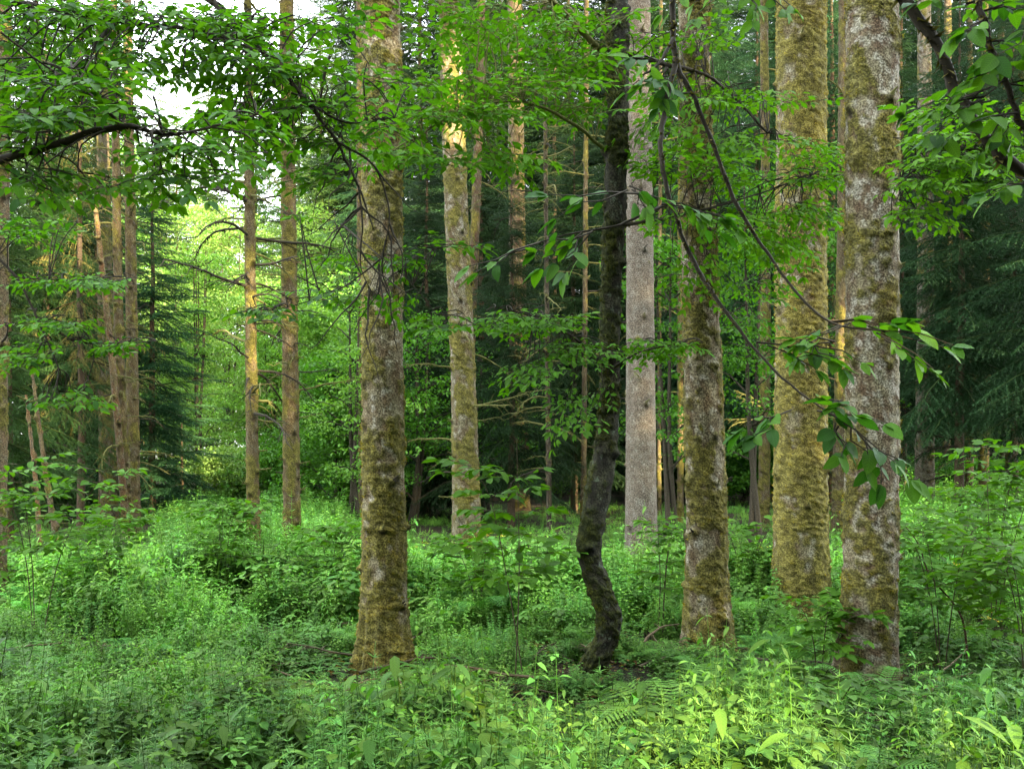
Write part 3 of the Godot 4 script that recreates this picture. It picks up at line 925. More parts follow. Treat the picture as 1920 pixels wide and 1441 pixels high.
func _ready() -> void:
	var cam := Camera3D.new()
	cam.name = "camera"
	cam.near = 0.1
	cam.far = 400.0
	cam.projection = Camera3D.PROJECTION_FRUSTUM
	cam.keep_aspect = Camera3D.KEEP_HEIGHT
	cam.size = 1441.0 / F * 0.1
	cam.frustum_offset = Vector2(0, (HORIZON - 720.5) / F * 0.1)
	cam.position = Vector3(0, EYE, 0)
	add_child(cam)

	var env := Environment.new()
	env.background_mode = Environment.BG_SKY
	var sky_mat := ProceduralSkyMaterial.new()
	sky_mat.sky_top_color = Color(0.86, 0.90, 0.94)
	sky_mat.sky_horizon_color = Color(0.97, 0.97, 0.96)
	sky_mat.sky_curve = 0.18
	sky_mat.ground_bottom_color = Color(0.10, 0.11, 0.08)
	sky_mat.ground_horizon_color = Color(0.4, 0.42, 0.40)
	var sky := Sky.new()
	sky.sky_material = sky_mat
	env.sky = sky
	env.tonemap_mode = Environment.TONE_MAPPER_LINEAR
	env.tonemap_exposure = 11.2
	env.sdfgi_enabled = true
	env.ssao_enabled = true
	env.ssil_enabled = true
	var we := WorldEnvironment.new()
	we.name = "environment"
	we.environment = env
	add_child(we)

	sun_dir = Vector3(0.56, 0.40, 0.82).normalized()
	var sun := DirectionalLight3D.new()
	sun.name = "sun"
	sun.light_energy = 1.6
	sun.light_color = Color(1.0, 0.91, 0.74)
	sun.light_angular_distance = 0.5
	sun.shadow_enabled = true
	add_child(sun)
	sun.look_at_from_position(sun_dir * 50.0, Vector3.ZERO, Vector3.UP)

	rng.seed = 1
	noise.noise_type = FastNoiseLite.TYPE_SIMPLEX_SMOOTH
	noise.frequency = 1.0
	noise.fractal_type = FastNoiseLite.FRACTAL_NONE
	noise.seed = 3
	fbm.noise_type = FastNoiseLite.TYPE_SIMPLEX_SMOOTH
	fbm.frequency = 1.0
	fbm.fractal_octaves = 4
	fbm.seed = 8
	cells.noise_type = FastNoiseLite.TYPE_CELLULAR
	cells.frequency = 1.0
	cells.cellular_return_type = FastNoiseLite.RETURN_DISTANCE2_SUB
	cells.fractal_type = FastNoiseLite.FRACTAL_NONE
	# gaps cut in the boughs so the low sun reaches these spots
	beams = [
		[P(852, 190, 17.0), 0.75], [P(470, 560, 18.5), 0.35], [P(472, 700, 18.5), 0.2], [P(92, 460, 23.0), 0.6], [P(1480, 1310, 5.7), 0.34], [P(1150, 1400, 5.6), 0.05], [P(860, 1380, 5.8), 0.04],
		[P(1840, 500, 20.0), 0.7], [P(1893, 830, 27.0), 0.6], [P(214, 130, 23.0), 0.7],
	]
	corridor = P(385, 430, 50.0)
	make_materials()
	make_leaf_meshes()
	make_stubs()
	meshes.tuft = make_tuft()
	meshes.bough0 = make_bough(11, 0.25, false, 1.0)
	meshes.bough1 = make_bough(12, 0.55, false, 1.0)
	meshes.bough_thin = make_bough(13, 0.35, false, 0.6)
	meshes.bough_dead = make_bough(14, 0.75, true, 0.9)
	meshes.layer0 = make_layer(23, 0.15, 34)
	meshes.layer1 = make_layer(24, 0.12, 44)
	meshes.cluster0 = make_cluster(21, 0.085, 80)
	meshes.cluster1 = make_cluster(22, 0.075, 90)
	for k in 16: meshes["herb%d" % k] = make_herb(40 + k, k % 8)
	build_ground()
	build_trunks()
	build_crooked_beech()
	build_conifers()
	build_clearing()
	build_behind()
	build_branches()
	build_undergrowth()

func build_ground() -> void:
	var b := MB.new()
	var n := 150
	rng.seed = 50
	for j in n + 1:
		for i in n + 1:
			# finer near the eye
			var u := i / float(n) * 2.0 - 1.0
			var w := j / float(n) * 2.0 - 1.0
			var x := u * (14.0 + 126.0 * u * u)
			var z := -14.0 + w * (16.0 + 134.0 * w * w)
			var t := 0.75 + 0.5 * noise.get_noise_2d(x * 2.1, z * 2.1) + 0.3 * noise.get_noise_2d(x * 9.0, z * 9.0)
			var c := Color(0.075, 0.050, 0.026).lerp(Color(0.040, 0.055, 0.018), clampf(0.5 + noise.get_noise_2d(x * 0.9 + 70.0, z * 0.9), 0, 1)) * t
			c.a = 1.0
			b.p(Vector3(x, ground_at(x, z), z), c)
	for j in n:
		for i in n:
			var a := j * (n + 1) + i
			b.quad(a, a + 1, a + n + 2, a + n + 1)
	var g := MeshInstance3D.new()
	g.name = "ground"
	g.mesh = b.mesh()
	g.material_override = mats.soil
	add_child(g)
	g.set_meta("kind", "structure")
	g.set_meta("label", "dark leaf litter and soil of the forest floor")

func build_trunks() -> void:
	var near := {"rows": 430, "cols": 84, "tufts": 0.12, "relief": 1.1, "stub_most": 2}
	# the five thick stems in front
	spruce("spruce_tree", "moss covered spruce trunk left of the middle with a flared mossy foot", [[-60, 713, 71], [0, 714, 72], [300, 716, 73], [700, 718, 76], [1000, 720, 79], [1150, 721, 84], [1230, 723, 90], [1262, 724, 94]], 9.2,
		near.merged({"seed": 1, "moss": 0.20, "side": 0.36, "foot": 1.6, "flare": 0.55, "whorl": 0.95}))
	spruce("spruce_tree", "brown barked spruce trunk just right of the crooked beech, leaning slightly left at the top", [[-60, 1298, 54], [0, 1300, 55], [400, 1308, 62], [700, 1318, 70], [1000, 1325, 75], [1150, 1327, 80], [1235, 1328, 86]], 9.8,
		near.merged({"seed": 2, "moss": 0.05, "side": -0.12, "foot": 1.2, "whorl": 1.0, "bark": Color(0.155, 0.110, 0.058), "flare": 0.5}))
	spruce("spruce_tree", "thickest spruce trunk wrapped all round in yellow olive moss", [[-60, 1503, 86], [0, 1503, 88], [400, 1502, 90], [700, 1502, 93], [1000, 1502, 98], [1168, 1503, 106]], 11.8,
		near.merged({"seed": 3, "moss": 0.50, "whorl": 1.0, "side": -0.10, "foot": 0.8, "tufts": 0.09, "relief": 1.3, "moss_col": Color(0.285, 0.250, 0.058), "moss_col2": Color(0.140, 0.122, 0.028)}))
	spruce("spruce_tree", "patchy pale lichened spruce trunk with mossy knots, right of the thickest trunk", [[-60, 1636, 93], [0, 1636, 94], [400, 1636, 95], [800, 1635, 96], [1100, 1632, 99], [1220, 1628, 106], [1295, 1624, 116]], 8.6,
		near.merged({"seed": 4, "moss": -0.10, "side": 0.14, "lich": 0.12, "whorl": 1.0, "foot": 0.3, "tufts": 0.12, "bark": Color(0.170, 0.115, 0.068), "flare": 0.55}))
	spruce("spruce_tree", "slanting spruce trunk with a sunlit patch near the top and short dead branches", [[-60, 838, 37], [0, 842, 39], [300, 852, 43], [700, 868, 46], [950, 874, 53], [1065, 876, 60]], 17.0,
		{"rows": 420, "cols": 56, "tufts": 0.05, "seed": 5, "moss": 0.06, "side": -0.1, "whorl": 0.7, "dead": 0.5, "dead_len": 0.8, "foot": 0.8})
	spruce("spruce_tree", "bare pale grey spruce trunk close behind the crooked beech", [[-60, 1194, 48], [0, 1195, 49], [500, 1200, 51], [900, 1202, 58], [1075, 1203, 66]], 16.5,
		{"rows": 420, "cols": 56, "seed": 6, "speckle": 0.35, "moss": -0.75, "knot_moss": 0.5, "foot": 0.2, "lich": 0.05, "bark": Color(0.24, 0.195, 0.15), "grey": Color(0.31, 0.265, 0.21), "lichen": Color(0.38, 0.35, 0.29), "dead": 0.35, "dead_len": 0.7, "whorl": 1.2})
	var mid := {"bark": Color(0.125, 0.088, 0.048), "grey": Color(0.17, 0.135, 0.085), "lichen": Color(0.24, 0.21, 0.15), "rows": 300, "cols": 30, "tufts": 0.03, "knot_moss": 0.7, "stub": 1.1}
	var olive := {"moss": 0.05, "bark": Color(0.165, 0.115, 0.052), "grey": Color(0.22, 0.17, 0.095)}
	spruce("spruce_tree", "thinner of the two slim trunks before the bright clearing, with many bare side branches", [[-60, 463, 12], [100, 465, 14], [300, 467, 18], [700, 471, 21], [1040, 476, 25]], 18.5,
		mid.merged(olive, true).merged({"seed": 7, "dead": 0.85, "dead_dark": true, "dead_len": 1.35, "dead_from": 2.6, "whorl": 0.42}, true))
	spruce("spruce_tree", "straight brown trunk, thicker of the two before the bright clearing", [[-60, 536, 24], [0, 537, 25], [500, 542, 28], [1033, 548, 33]], 19.6,
		mid.merged(olive, true).merged({"seed": 8, "dead": 0.7, "dead_dark": true, "dead_len": 0.95, "dead_from": 2.6, "whorl": 0.55}, true))
	spruce("spruce_tree", "dark brown trunk, rightmost of the close group at the left", [[-60, 237, 14], [0, 238, 15], [500, 245, 20], [990, 251, 25]], 23.0,
		mid.merged(olive, true).merged({"seed": 9, "dead": 0.6, "whorl": 0.55, "dead_len": 0.8, "moss": -0.2}, true))
	spruce("spruce_tree", "slim trunk with a sunlit top, in the middle of the close group at the left", [[-60, 212, 10], [60, 214, 12], [600, 222, 17], [985, 240, 17]], 22.4,
		mid.merged(olive, true).merged({"seed": 10, "whorl": 0.55, "dead_len": 0.8, "dead": 0.6, "moss": -0.1, "bark": Color(0.16, 0.105, 0.052)}, true))
	spruce("dead_snag", "leaning dead stem with broken top and reddish foot beside the close group", [[385, 178, 8], [700, 212, 13], [1000, 238, 14]], 22.0,
		mid.merged(olive, true).merged({"seed": 11, "tall": 0.0, "dead": 0.4, "bark": Color(0.19, 0.10, 0.05), "moss": -0.4, "crown": false}, true))
	spruce("spruce_tree", "stout old spruce behind the close group at the left, hung with drooping dead boughs", [[-60, 190, 18], [400, 194, 24], [1010, 204, 36]], 25.5,
		mid.merged({"seed": 12, "moss": 0.0, "bark": Color(0.12, 0.085, 0.05), "grey": Color(0.18, 0.15, 0.10), "dead": 0.5, "dead_len": 1.4, "lich": 0.15}, true))
	spruce("spruce_tree", "pale trunk cut by the left edge of the view", [[-60, 2, 34], [0, 1, 35], [600, -6, 38], [1090, -12, 44]], 12.5,
		mid.merged({"rows": 380, "cols": 56, "seed": 13, "moss": -0.1, "lich": 0.05, "dead": 0.1, "bark": Color(0.26, 0.18, 0.10)}, true))
	spruce("spruce_tree", "slim grey trunk half hidden behind the mossy trunk left of the middle", [[-60, 676, 17], [300, 678, 19], [1000, 684, 24]], 24.0, mid.merged({"seed": 14, "moss": -0.3, "dead": 0.2}, true))
	spruce("spruce_tree", "dark slim trunk just right of the slanting sunlit one", [[-60, 904, 14], [200, 899, 16], [500, 888, 17], [1000, 872, 20]], 26.0, mid.merged({"seed": 15, "moss": -0.1, "dead": 0.4, "bark": Color(0.16, 0.09, 0.05)}, true))
	spruce("spruce_tree", "thin black pole of a spruce in the dark middle", [[-60, 1021, 6], [200, 1022, 7], [900, 1029, 10], [1000, 1030, 11]], 22.0, mid.merged({"seed": 16, "moss": -0.4, "dead": 0.7, "bark": Color(0.07, 0.05, 0.035), "grey": Color(0.10, 0.08, 0.06), "dead_len": 0.9, "whorl": 0.6}, true))
	spruce("spruce_tree", "brown slim trunk between the brown barked and the thickest trunk", [[-60, 1432, 13], [500, 1436, 18], [985, 1432, 22]], 25.0, mid.merged(olive, true).merged({"seed": 17, "dead": 0.4}, true))
	spruce("spruce_tree", "pale slim trunk in the gap between the thickest and the patchy trunk", [[-60, 1582, 16], [520, 1580, 22], [985, 1572, 25]], 23.0, mid.merged({"seed": 18, "moss": -0.1, "dead": 0.3}, true))
	spruce("spruce_tree", "grey lichen trunk standing farther back at the right of the patchy trunk", [[-60, 1733, 22], [500, 1736, 30], [920, 1734, 36]], 27.0, mid.merged({"grey": Color(0.28, 0.25, 0.20), "lichen": Color(0.36, 0.35, 0.30), "seed": 19, "moss": -0.35, "lich": 0.12, "dead": 0.2}, true))
	spruce("spruce_tree", "dark trunk in the gloom at the right, leftmost of three thin ones", [[-60, 1818, 9], [600, 1820, 13], [920, 1818, 15]], 30.0, mid.merged({"seed": 20, "moss": -0.2, "dead": 0.4}, true))
	spruce("spruce_tree", "brown trunk in the gloom at the right, middle of three thin ones", [[-60, 1846, 12], [600, 1848, 17], [920, 1844, 19]], 29.0, mid.merged(olive, true).merged({"seed": 21, "dead": 0.4}, true))
	spruce("spruce_tree", "leaning thin trunk with a sunlit lower stem by the right edge", [[-60, 1922, 9], [560, 1907, 14], [920, 1892, 15]], 27.0, mid.merged(olive, true).merged({"seed": 22, "dead": 0.3, "moss": 0.1}, true))
	spruce("spruce_tree", "broad dark trunk deep in the shade behind the leafy sapling", [[-60, 965, 26], [700, 972, 34], [960, 975, 40]], 30.0, mid.merged({"seed": 23, "moss": -0.2, "dead": 0.4, "bark": Color(0.12, 0.075, 0.05)}, true))
	spruce("spruce_tree", "very thin trunk left of the crooked beech in the shade", [[-60, 1100, 7], [560, 1097, 9], [940, 1094, 11]], 26.0, mid.merged({"seed": 25, "moss": -0.2, "dead": 0.5}, true))
	spruce("spruce_tree", "very thin trunk in the gap right of the bare grey trunk", [[-60, 1278, 8], [500, 1276, 10], [960, 1276, 12]], 26.0, mid.merged(olive, true).merged({"seed": 26, "dead": 0.4}, true))
	spruce("spruce_tree", "thin dark stem hugging the right side of the bare grey trunk", [[-60, 1240, 6], [700, 1236, 7], [940, 1236, 9]], 29.0, mid.merged({"seed": 27, "moss": -0.3, "dead": 0.3}, true))
	spruce("dead_snag", "thin orange brown dead stem among the leaves at far left", [[740, 48, 5], [900, 66, 8], [1060, 76, 11]], 15.0, mid.merged({"rows": 120, "cols": 14, "seed": 28, "tall": 0.0, "crown": false, "moss": -0.6, "bark": Color(0.32, 0.17, 0.07), "grey": Color(0.3, 0.2, 0.1), "dead": 0.3, "dead_len": 0.5, "dead_from": 0.6}, true))
	spruce("dead_snag", "short leaning brown stem behind the thin orange one at far left", [[700, 60, 5], [880, 84, 9], [1010, 104, 11]], 17.0, mid.merged({"rows": 120, "cols": 14, "seed": 29, "tall": 0.0, "crown": false, "moss": -0.1, "bark": Color(0.2, 0.13, 0.07), "dead": 0.3, "dead_len": 0.5, "dead_from": 0.6}, true))
	spruce("spruce_tree", "dim brown trunk at the back, right of the grey lichen trunk", [[-60, 1778, 12], [600, 1776, 15], [900, 1774, 17]], 36.0, mid.merged({"seed": 31, "moss": -0.2, "dead": 0.4, "bark": Color(0.13, 0.085, 0.055)}, true))

func build_crooked_beech() -> void:
	var d := 9.0
	var keys := trunk_keys([[-60, 1160, 37], [0, 1158, 38], [200, 1156, 39], [400, 1152, 41], [560, 1148, 39], [720, 1147, 37], [820, 1139, 43], [920, 1123, 47], [980, 1109, 46], [1040, 1103, 45], [1095, 1121, 46], [1145, 1138, 45], [1185, 1137, 44], [1220, 1122, 46], [1255, 1109, 47], [1290, 1103, 57]], d)
	for k in keys: k[0].z += 0.16 * sin(k[0].y * 1.5)
	var foot: Vector3 = keys[0][0]
	foot.y = ground_at(foot.x, foot.z)
	var o := thing("crooked_beech", "dark crooked beech with an S bent trunk, moss and pale lichen blotches", "tree", foot)
	for k in keys: k[0] -= foot
	keys[0][0].y = -0.1
	var tufts := []; var tc := []; var stubs := []
	var b := bark_trunk(keys, 430, 64, {"seed": 41, "moss": 0.05, "side": 0.35, "smooth": true, "lump": 0.010, "foot": 0.9, "tufts": 0.2, "relief": 1.1, "whorl": 2.0, "bark": Color(0.034, 0.031, 0.021), "grey": Color(0.085, 0.082, 0.056), "lichen": Color(0.22, 0.28, 0.20),
		"lich": -0.14, "moss_col": Color(0.060, 0.070, 0.012), "moss_col2": Color(0.026, 0.034, 0.008), "knot_moss": 0.2}, tufts, tc, stubs, 0.35)
	var top: Vector3 = keys[-1][0]
	var up := [top - Vector3(0, 0.03, 0), top + Vector3(0.1, 1.5, 0.1), top + Vector3(-0.1, 3.0, 0.2), top + Vector3(0.3, 5.0, 0)]
	tube(b, curve(up, 4), taper(13, keys[-1][1], 0.02), 10, Color(0.08, 0.07, 0.05), 0.04)
	part("trunk", b.mesh(), mats.bark, o)
	many("moss", meshes.tuft, mats.moss_fringe, o, tufts, tc)
	trunks.append([foot, 0.16])
	# its layered boughs
	beech_branch("", "", [[[1158, 120, 9.0, 0.035], [1110, 80, 8.8, 0.030], [1050, 15, 8.6, 0.024], [980, -60, 8.4, 0.018]], [[1156, 300, 9.0, 0.022], [1080, 235, 8.5, 0.016], [980, 190, 8.1, 0.010], [860, 210, 7.8, 0.006], [780, 260, 7.6, 0.004]]],
		[[940, 155, 170, 14, 8.2, 0.8, 30], [1070, 110, 110, 13, 8.6, 0.8, 20], [860, 205, 120, 12, 7.8, 0.6, 20], [770, 285, 90, 14, 7.6, 0.5, 14], [950, 285, 80, 10, 8.0, 0.6, 9], [940, 70, 140, 14, 8.5, 1.0, 22], [1060, 30, 130, 14, 9.0, 1.0, 20], [1080, 200, 80, 10, 8.6, 0.6, 10], [900, 15, 90, 12, 8.2, 0.6, 7]],
		0.082, 1, 200, ["beech_near", "beech_near_pale", "beech_near"], {"onto": o, "wood": "mossy_twig", "dense": 1.0})
	beech_branch("", "", [[[1160, 100, 9.0, 0.030], [1250, 120, 8.9, 0.022], [1340, 150, 9.0, 0.014], [1440, 250, 9.3, 0.008]], [[1155, 420, 9.0, 0.022], [1210, 415, 8.8, 0.017], [1290, 400, 9.0, 0.012], [1400, 370, 9.4, 0.008], [1520, 330, 9.8, 0.005]]],
		[[1320, 175, 130, 12, 9.2, 0.8, 18], [1400, 265, 150, 12, 9.4, 0.7, 20], [1460, 330, 150, 12, 9.6, 0.7, 20], [1290, 310, 90, 12, 9.0, 0.7, 12], [1480, 395, 130, 12, 9.8, 0.6, 16], [1330, 400, 90, 10, 9.2, 0.6, 10], [1400, 450, 110, 11, 9.6, 0.6, 12], [1540, 290, 70, 12, 9.8, 0.6, 8], [1260, 70, 110, 14, 9.0, 0.8, 12], [1330, 510, 80, 9, 9.2, 0.5, 7], [1250, 230, 70, 10, 9.0, 0.5, 7], [1440, 190, 70, 10, 9.6, 0.6, 6]],
		0.082, 2, 200, ["beech_near_pale", "beech_near", "beech_near_pale"], {"onto": o, "tint": Color(1.25, 1.15, 1.1), "dense": 1.0})
	beech_branch("", "", [[[1140, 690, 9.0, 0.018], [1085, 640, 8.7, 0.012], [1020, 600, 8.5, 0.008], [930, 575, 8.4, 0.004]], [[1150, 690, 9.0, 0.014], [1200, 660, 8.8, 0.009], [1290, 640, 8.8, 0.004]]],
		[[985, 598, 75, 16, 8.4, 0.5, 12], [1090, 650, 70, 20, 8.7, 0.5, 9], [1240, 650, 70, 15, 8.8, 0.5, 7], [1010, 690, 50, 18, 8.5, 0.5, 5], [1090, 760, 55, 12, 8.7, 0.4, 4]],
		0.076, 3, 100, ["beech_near_pale", "beech_near"], {"onto": o})

func build_conifers() -> void:
	var dark := Color(0.46, 0.54, 0.46)  # needle tint lowered to imitate deep shade
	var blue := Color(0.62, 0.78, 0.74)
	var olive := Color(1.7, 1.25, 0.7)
	# the dark thicket in the middle
	var rows := [
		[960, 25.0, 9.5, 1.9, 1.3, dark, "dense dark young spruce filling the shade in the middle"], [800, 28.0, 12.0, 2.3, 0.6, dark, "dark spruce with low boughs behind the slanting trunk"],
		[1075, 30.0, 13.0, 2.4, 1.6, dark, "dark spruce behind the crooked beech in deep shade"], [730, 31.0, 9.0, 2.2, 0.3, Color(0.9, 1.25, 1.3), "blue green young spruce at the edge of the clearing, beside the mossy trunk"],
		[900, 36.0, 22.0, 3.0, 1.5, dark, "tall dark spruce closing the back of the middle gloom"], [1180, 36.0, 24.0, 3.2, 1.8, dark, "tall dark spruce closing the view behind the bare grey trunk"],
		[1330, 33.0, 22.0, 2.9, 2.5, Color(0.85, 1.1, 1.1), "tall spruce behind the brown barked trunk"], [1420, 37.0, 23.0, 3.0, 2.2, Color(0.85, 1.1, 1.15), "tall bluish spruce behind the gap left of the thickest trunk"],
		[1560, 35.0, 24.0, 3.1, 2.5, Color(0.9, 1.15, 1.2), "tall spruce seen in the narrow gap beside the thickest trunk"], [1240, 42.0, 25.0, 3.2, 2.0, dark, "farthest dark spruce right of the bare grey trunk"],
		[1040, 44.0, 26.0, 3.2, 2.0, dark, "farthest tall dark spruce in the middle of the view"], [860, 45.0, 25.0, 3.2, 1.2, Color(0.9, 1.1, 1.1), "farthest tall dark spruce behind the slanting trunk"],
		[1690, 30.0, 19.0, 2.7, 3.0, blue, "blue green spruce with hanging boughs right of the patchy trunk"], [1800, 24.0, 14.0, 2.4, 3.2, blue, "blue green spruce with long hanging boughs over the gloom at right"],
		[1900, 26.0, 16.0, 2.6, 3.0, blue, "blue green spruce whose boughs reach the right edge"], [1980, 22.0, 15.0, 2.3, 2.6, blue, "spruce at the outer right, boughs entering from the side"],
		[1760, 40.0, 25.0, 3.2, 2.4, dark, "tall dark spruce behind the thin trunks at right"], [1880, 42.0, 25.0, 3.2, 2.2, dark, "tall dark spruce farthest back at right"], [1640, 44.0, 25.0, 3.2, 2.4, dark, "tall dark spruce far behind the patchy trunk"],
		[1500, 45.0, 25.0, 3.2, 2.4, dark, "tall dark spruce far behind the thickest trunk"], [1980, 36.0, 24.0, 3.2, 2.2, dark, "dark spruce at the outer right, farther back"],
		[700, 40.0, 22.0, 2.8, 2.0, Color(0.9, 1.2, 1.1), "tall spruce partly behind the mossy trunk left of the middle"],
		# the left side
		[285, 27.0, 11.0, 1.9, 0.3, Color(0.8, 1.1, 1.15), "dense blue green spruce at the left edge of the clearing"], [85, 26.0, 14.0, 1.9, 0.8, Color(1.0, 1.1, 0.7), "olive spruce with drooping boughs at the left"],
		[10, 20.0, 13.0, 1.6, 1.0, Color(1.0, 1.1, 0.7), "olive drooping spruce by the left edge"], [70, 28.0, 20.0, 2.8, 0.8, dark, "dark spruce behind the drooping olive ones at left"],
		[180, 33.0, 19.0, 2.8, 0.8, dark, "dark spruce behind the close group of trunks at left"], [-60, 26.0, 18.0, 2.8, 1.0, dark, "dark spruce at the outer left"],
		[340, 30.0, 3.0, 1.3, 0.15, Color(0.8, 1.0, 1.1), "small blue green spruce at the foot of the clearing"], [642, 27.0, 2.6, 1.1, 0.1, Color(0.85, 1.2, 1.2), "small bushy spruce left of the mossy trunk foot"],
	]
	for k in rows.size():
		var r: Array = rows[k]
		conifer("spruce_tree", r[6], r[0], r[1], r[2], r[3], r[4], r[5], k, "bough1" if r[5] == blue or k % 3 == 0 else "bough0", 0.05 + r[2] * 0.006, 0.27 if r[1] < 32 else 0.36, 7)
	# the spruce wood goes on behind, tinted dark to imitate shade
	rng.seed = 556
	var back := []
	for k in 25: back.append([660 + k * 60 + rnd(-22, 22), rnd(44, 60)])
	for k in back.size():
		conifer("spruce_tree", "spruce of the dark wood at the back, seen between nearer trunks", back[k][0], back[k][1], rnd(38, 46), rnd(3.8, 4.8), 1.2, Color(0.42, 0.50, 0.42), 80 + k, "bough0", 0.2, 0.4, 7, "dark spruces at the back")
	# spruces beyond the clearing, their needles tinted pale to imitate sunlight
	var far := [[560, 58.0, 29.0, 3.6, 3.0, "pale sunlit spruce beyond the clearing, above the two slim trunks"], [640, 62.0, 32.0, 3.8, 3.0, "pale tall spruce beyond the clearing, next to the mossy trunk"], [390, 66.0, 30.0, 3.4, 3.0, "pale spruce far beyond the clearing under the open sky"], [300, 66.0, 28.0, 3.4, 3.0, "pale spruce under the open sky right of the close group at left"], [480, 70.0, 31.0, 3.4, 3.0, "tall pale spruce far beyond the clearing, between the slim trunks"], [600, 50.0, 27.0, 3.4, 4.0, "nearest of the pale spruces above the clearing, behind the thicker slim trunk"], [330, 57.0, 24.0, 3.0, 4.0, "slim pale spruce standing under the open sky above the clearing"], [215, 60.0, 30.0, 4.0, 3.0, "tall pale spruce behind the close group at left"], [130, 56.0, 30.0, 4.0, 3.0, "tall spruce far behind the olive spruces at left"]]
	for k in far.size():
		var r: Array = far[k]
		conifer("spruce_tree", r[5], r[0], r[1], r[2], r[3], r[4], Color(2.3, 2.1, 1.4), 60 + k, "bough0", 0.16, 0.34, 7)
	# dead mossy boughs that hang from the old spruce at the left
	rng.seed = 555
	var o := thing("spruce_tree", "spruce at left hung with golden moss on drooping bare boughs, partly sunlit", "tree", Vector3((150 - 960) / F * 24.0, 0, -24.0))
	var b := MB.new()
	tube(b, [Vector3(0, -0.1, 0), Vector3(0.05, 3, 0), Vector3(-0.02, 6, 0), Vector3(0, 13, 0)], [0.10, 0.085, 0.07, 0.02], 10, Color(0.09, 0.065, 0.04), 0.05)
	part("trunk", b.mesh(), mats.bark, o)
	var xf := []; var cl := []
	crown(xf, cl, o.position, 3.4, 11.0, 1.7, o.position, 0.45, 1.0, 4, 0.42)
	for k in cl.size(): cl[k] = Color(cl[k].r * 1.25, cl[k].r * 1.15, cl[k].r)
	many("hanging_bough", meshes.bough_dead, mats.mossy_twig, o, xf, cl)
	xf = []; cl = []
	crown(xf, cl, o.position, 1.6, 14.0, 1.4, o.position, 0.55, 1.0, 5, 0.3)
	for k in cl.size(): cl[k] = Color(cl[k].r * 1.0, cl[k].r * 1.1, cl[k].r * 0.8)
	many("crown", meshes.bough0, mats.needles, o, xf, cl)

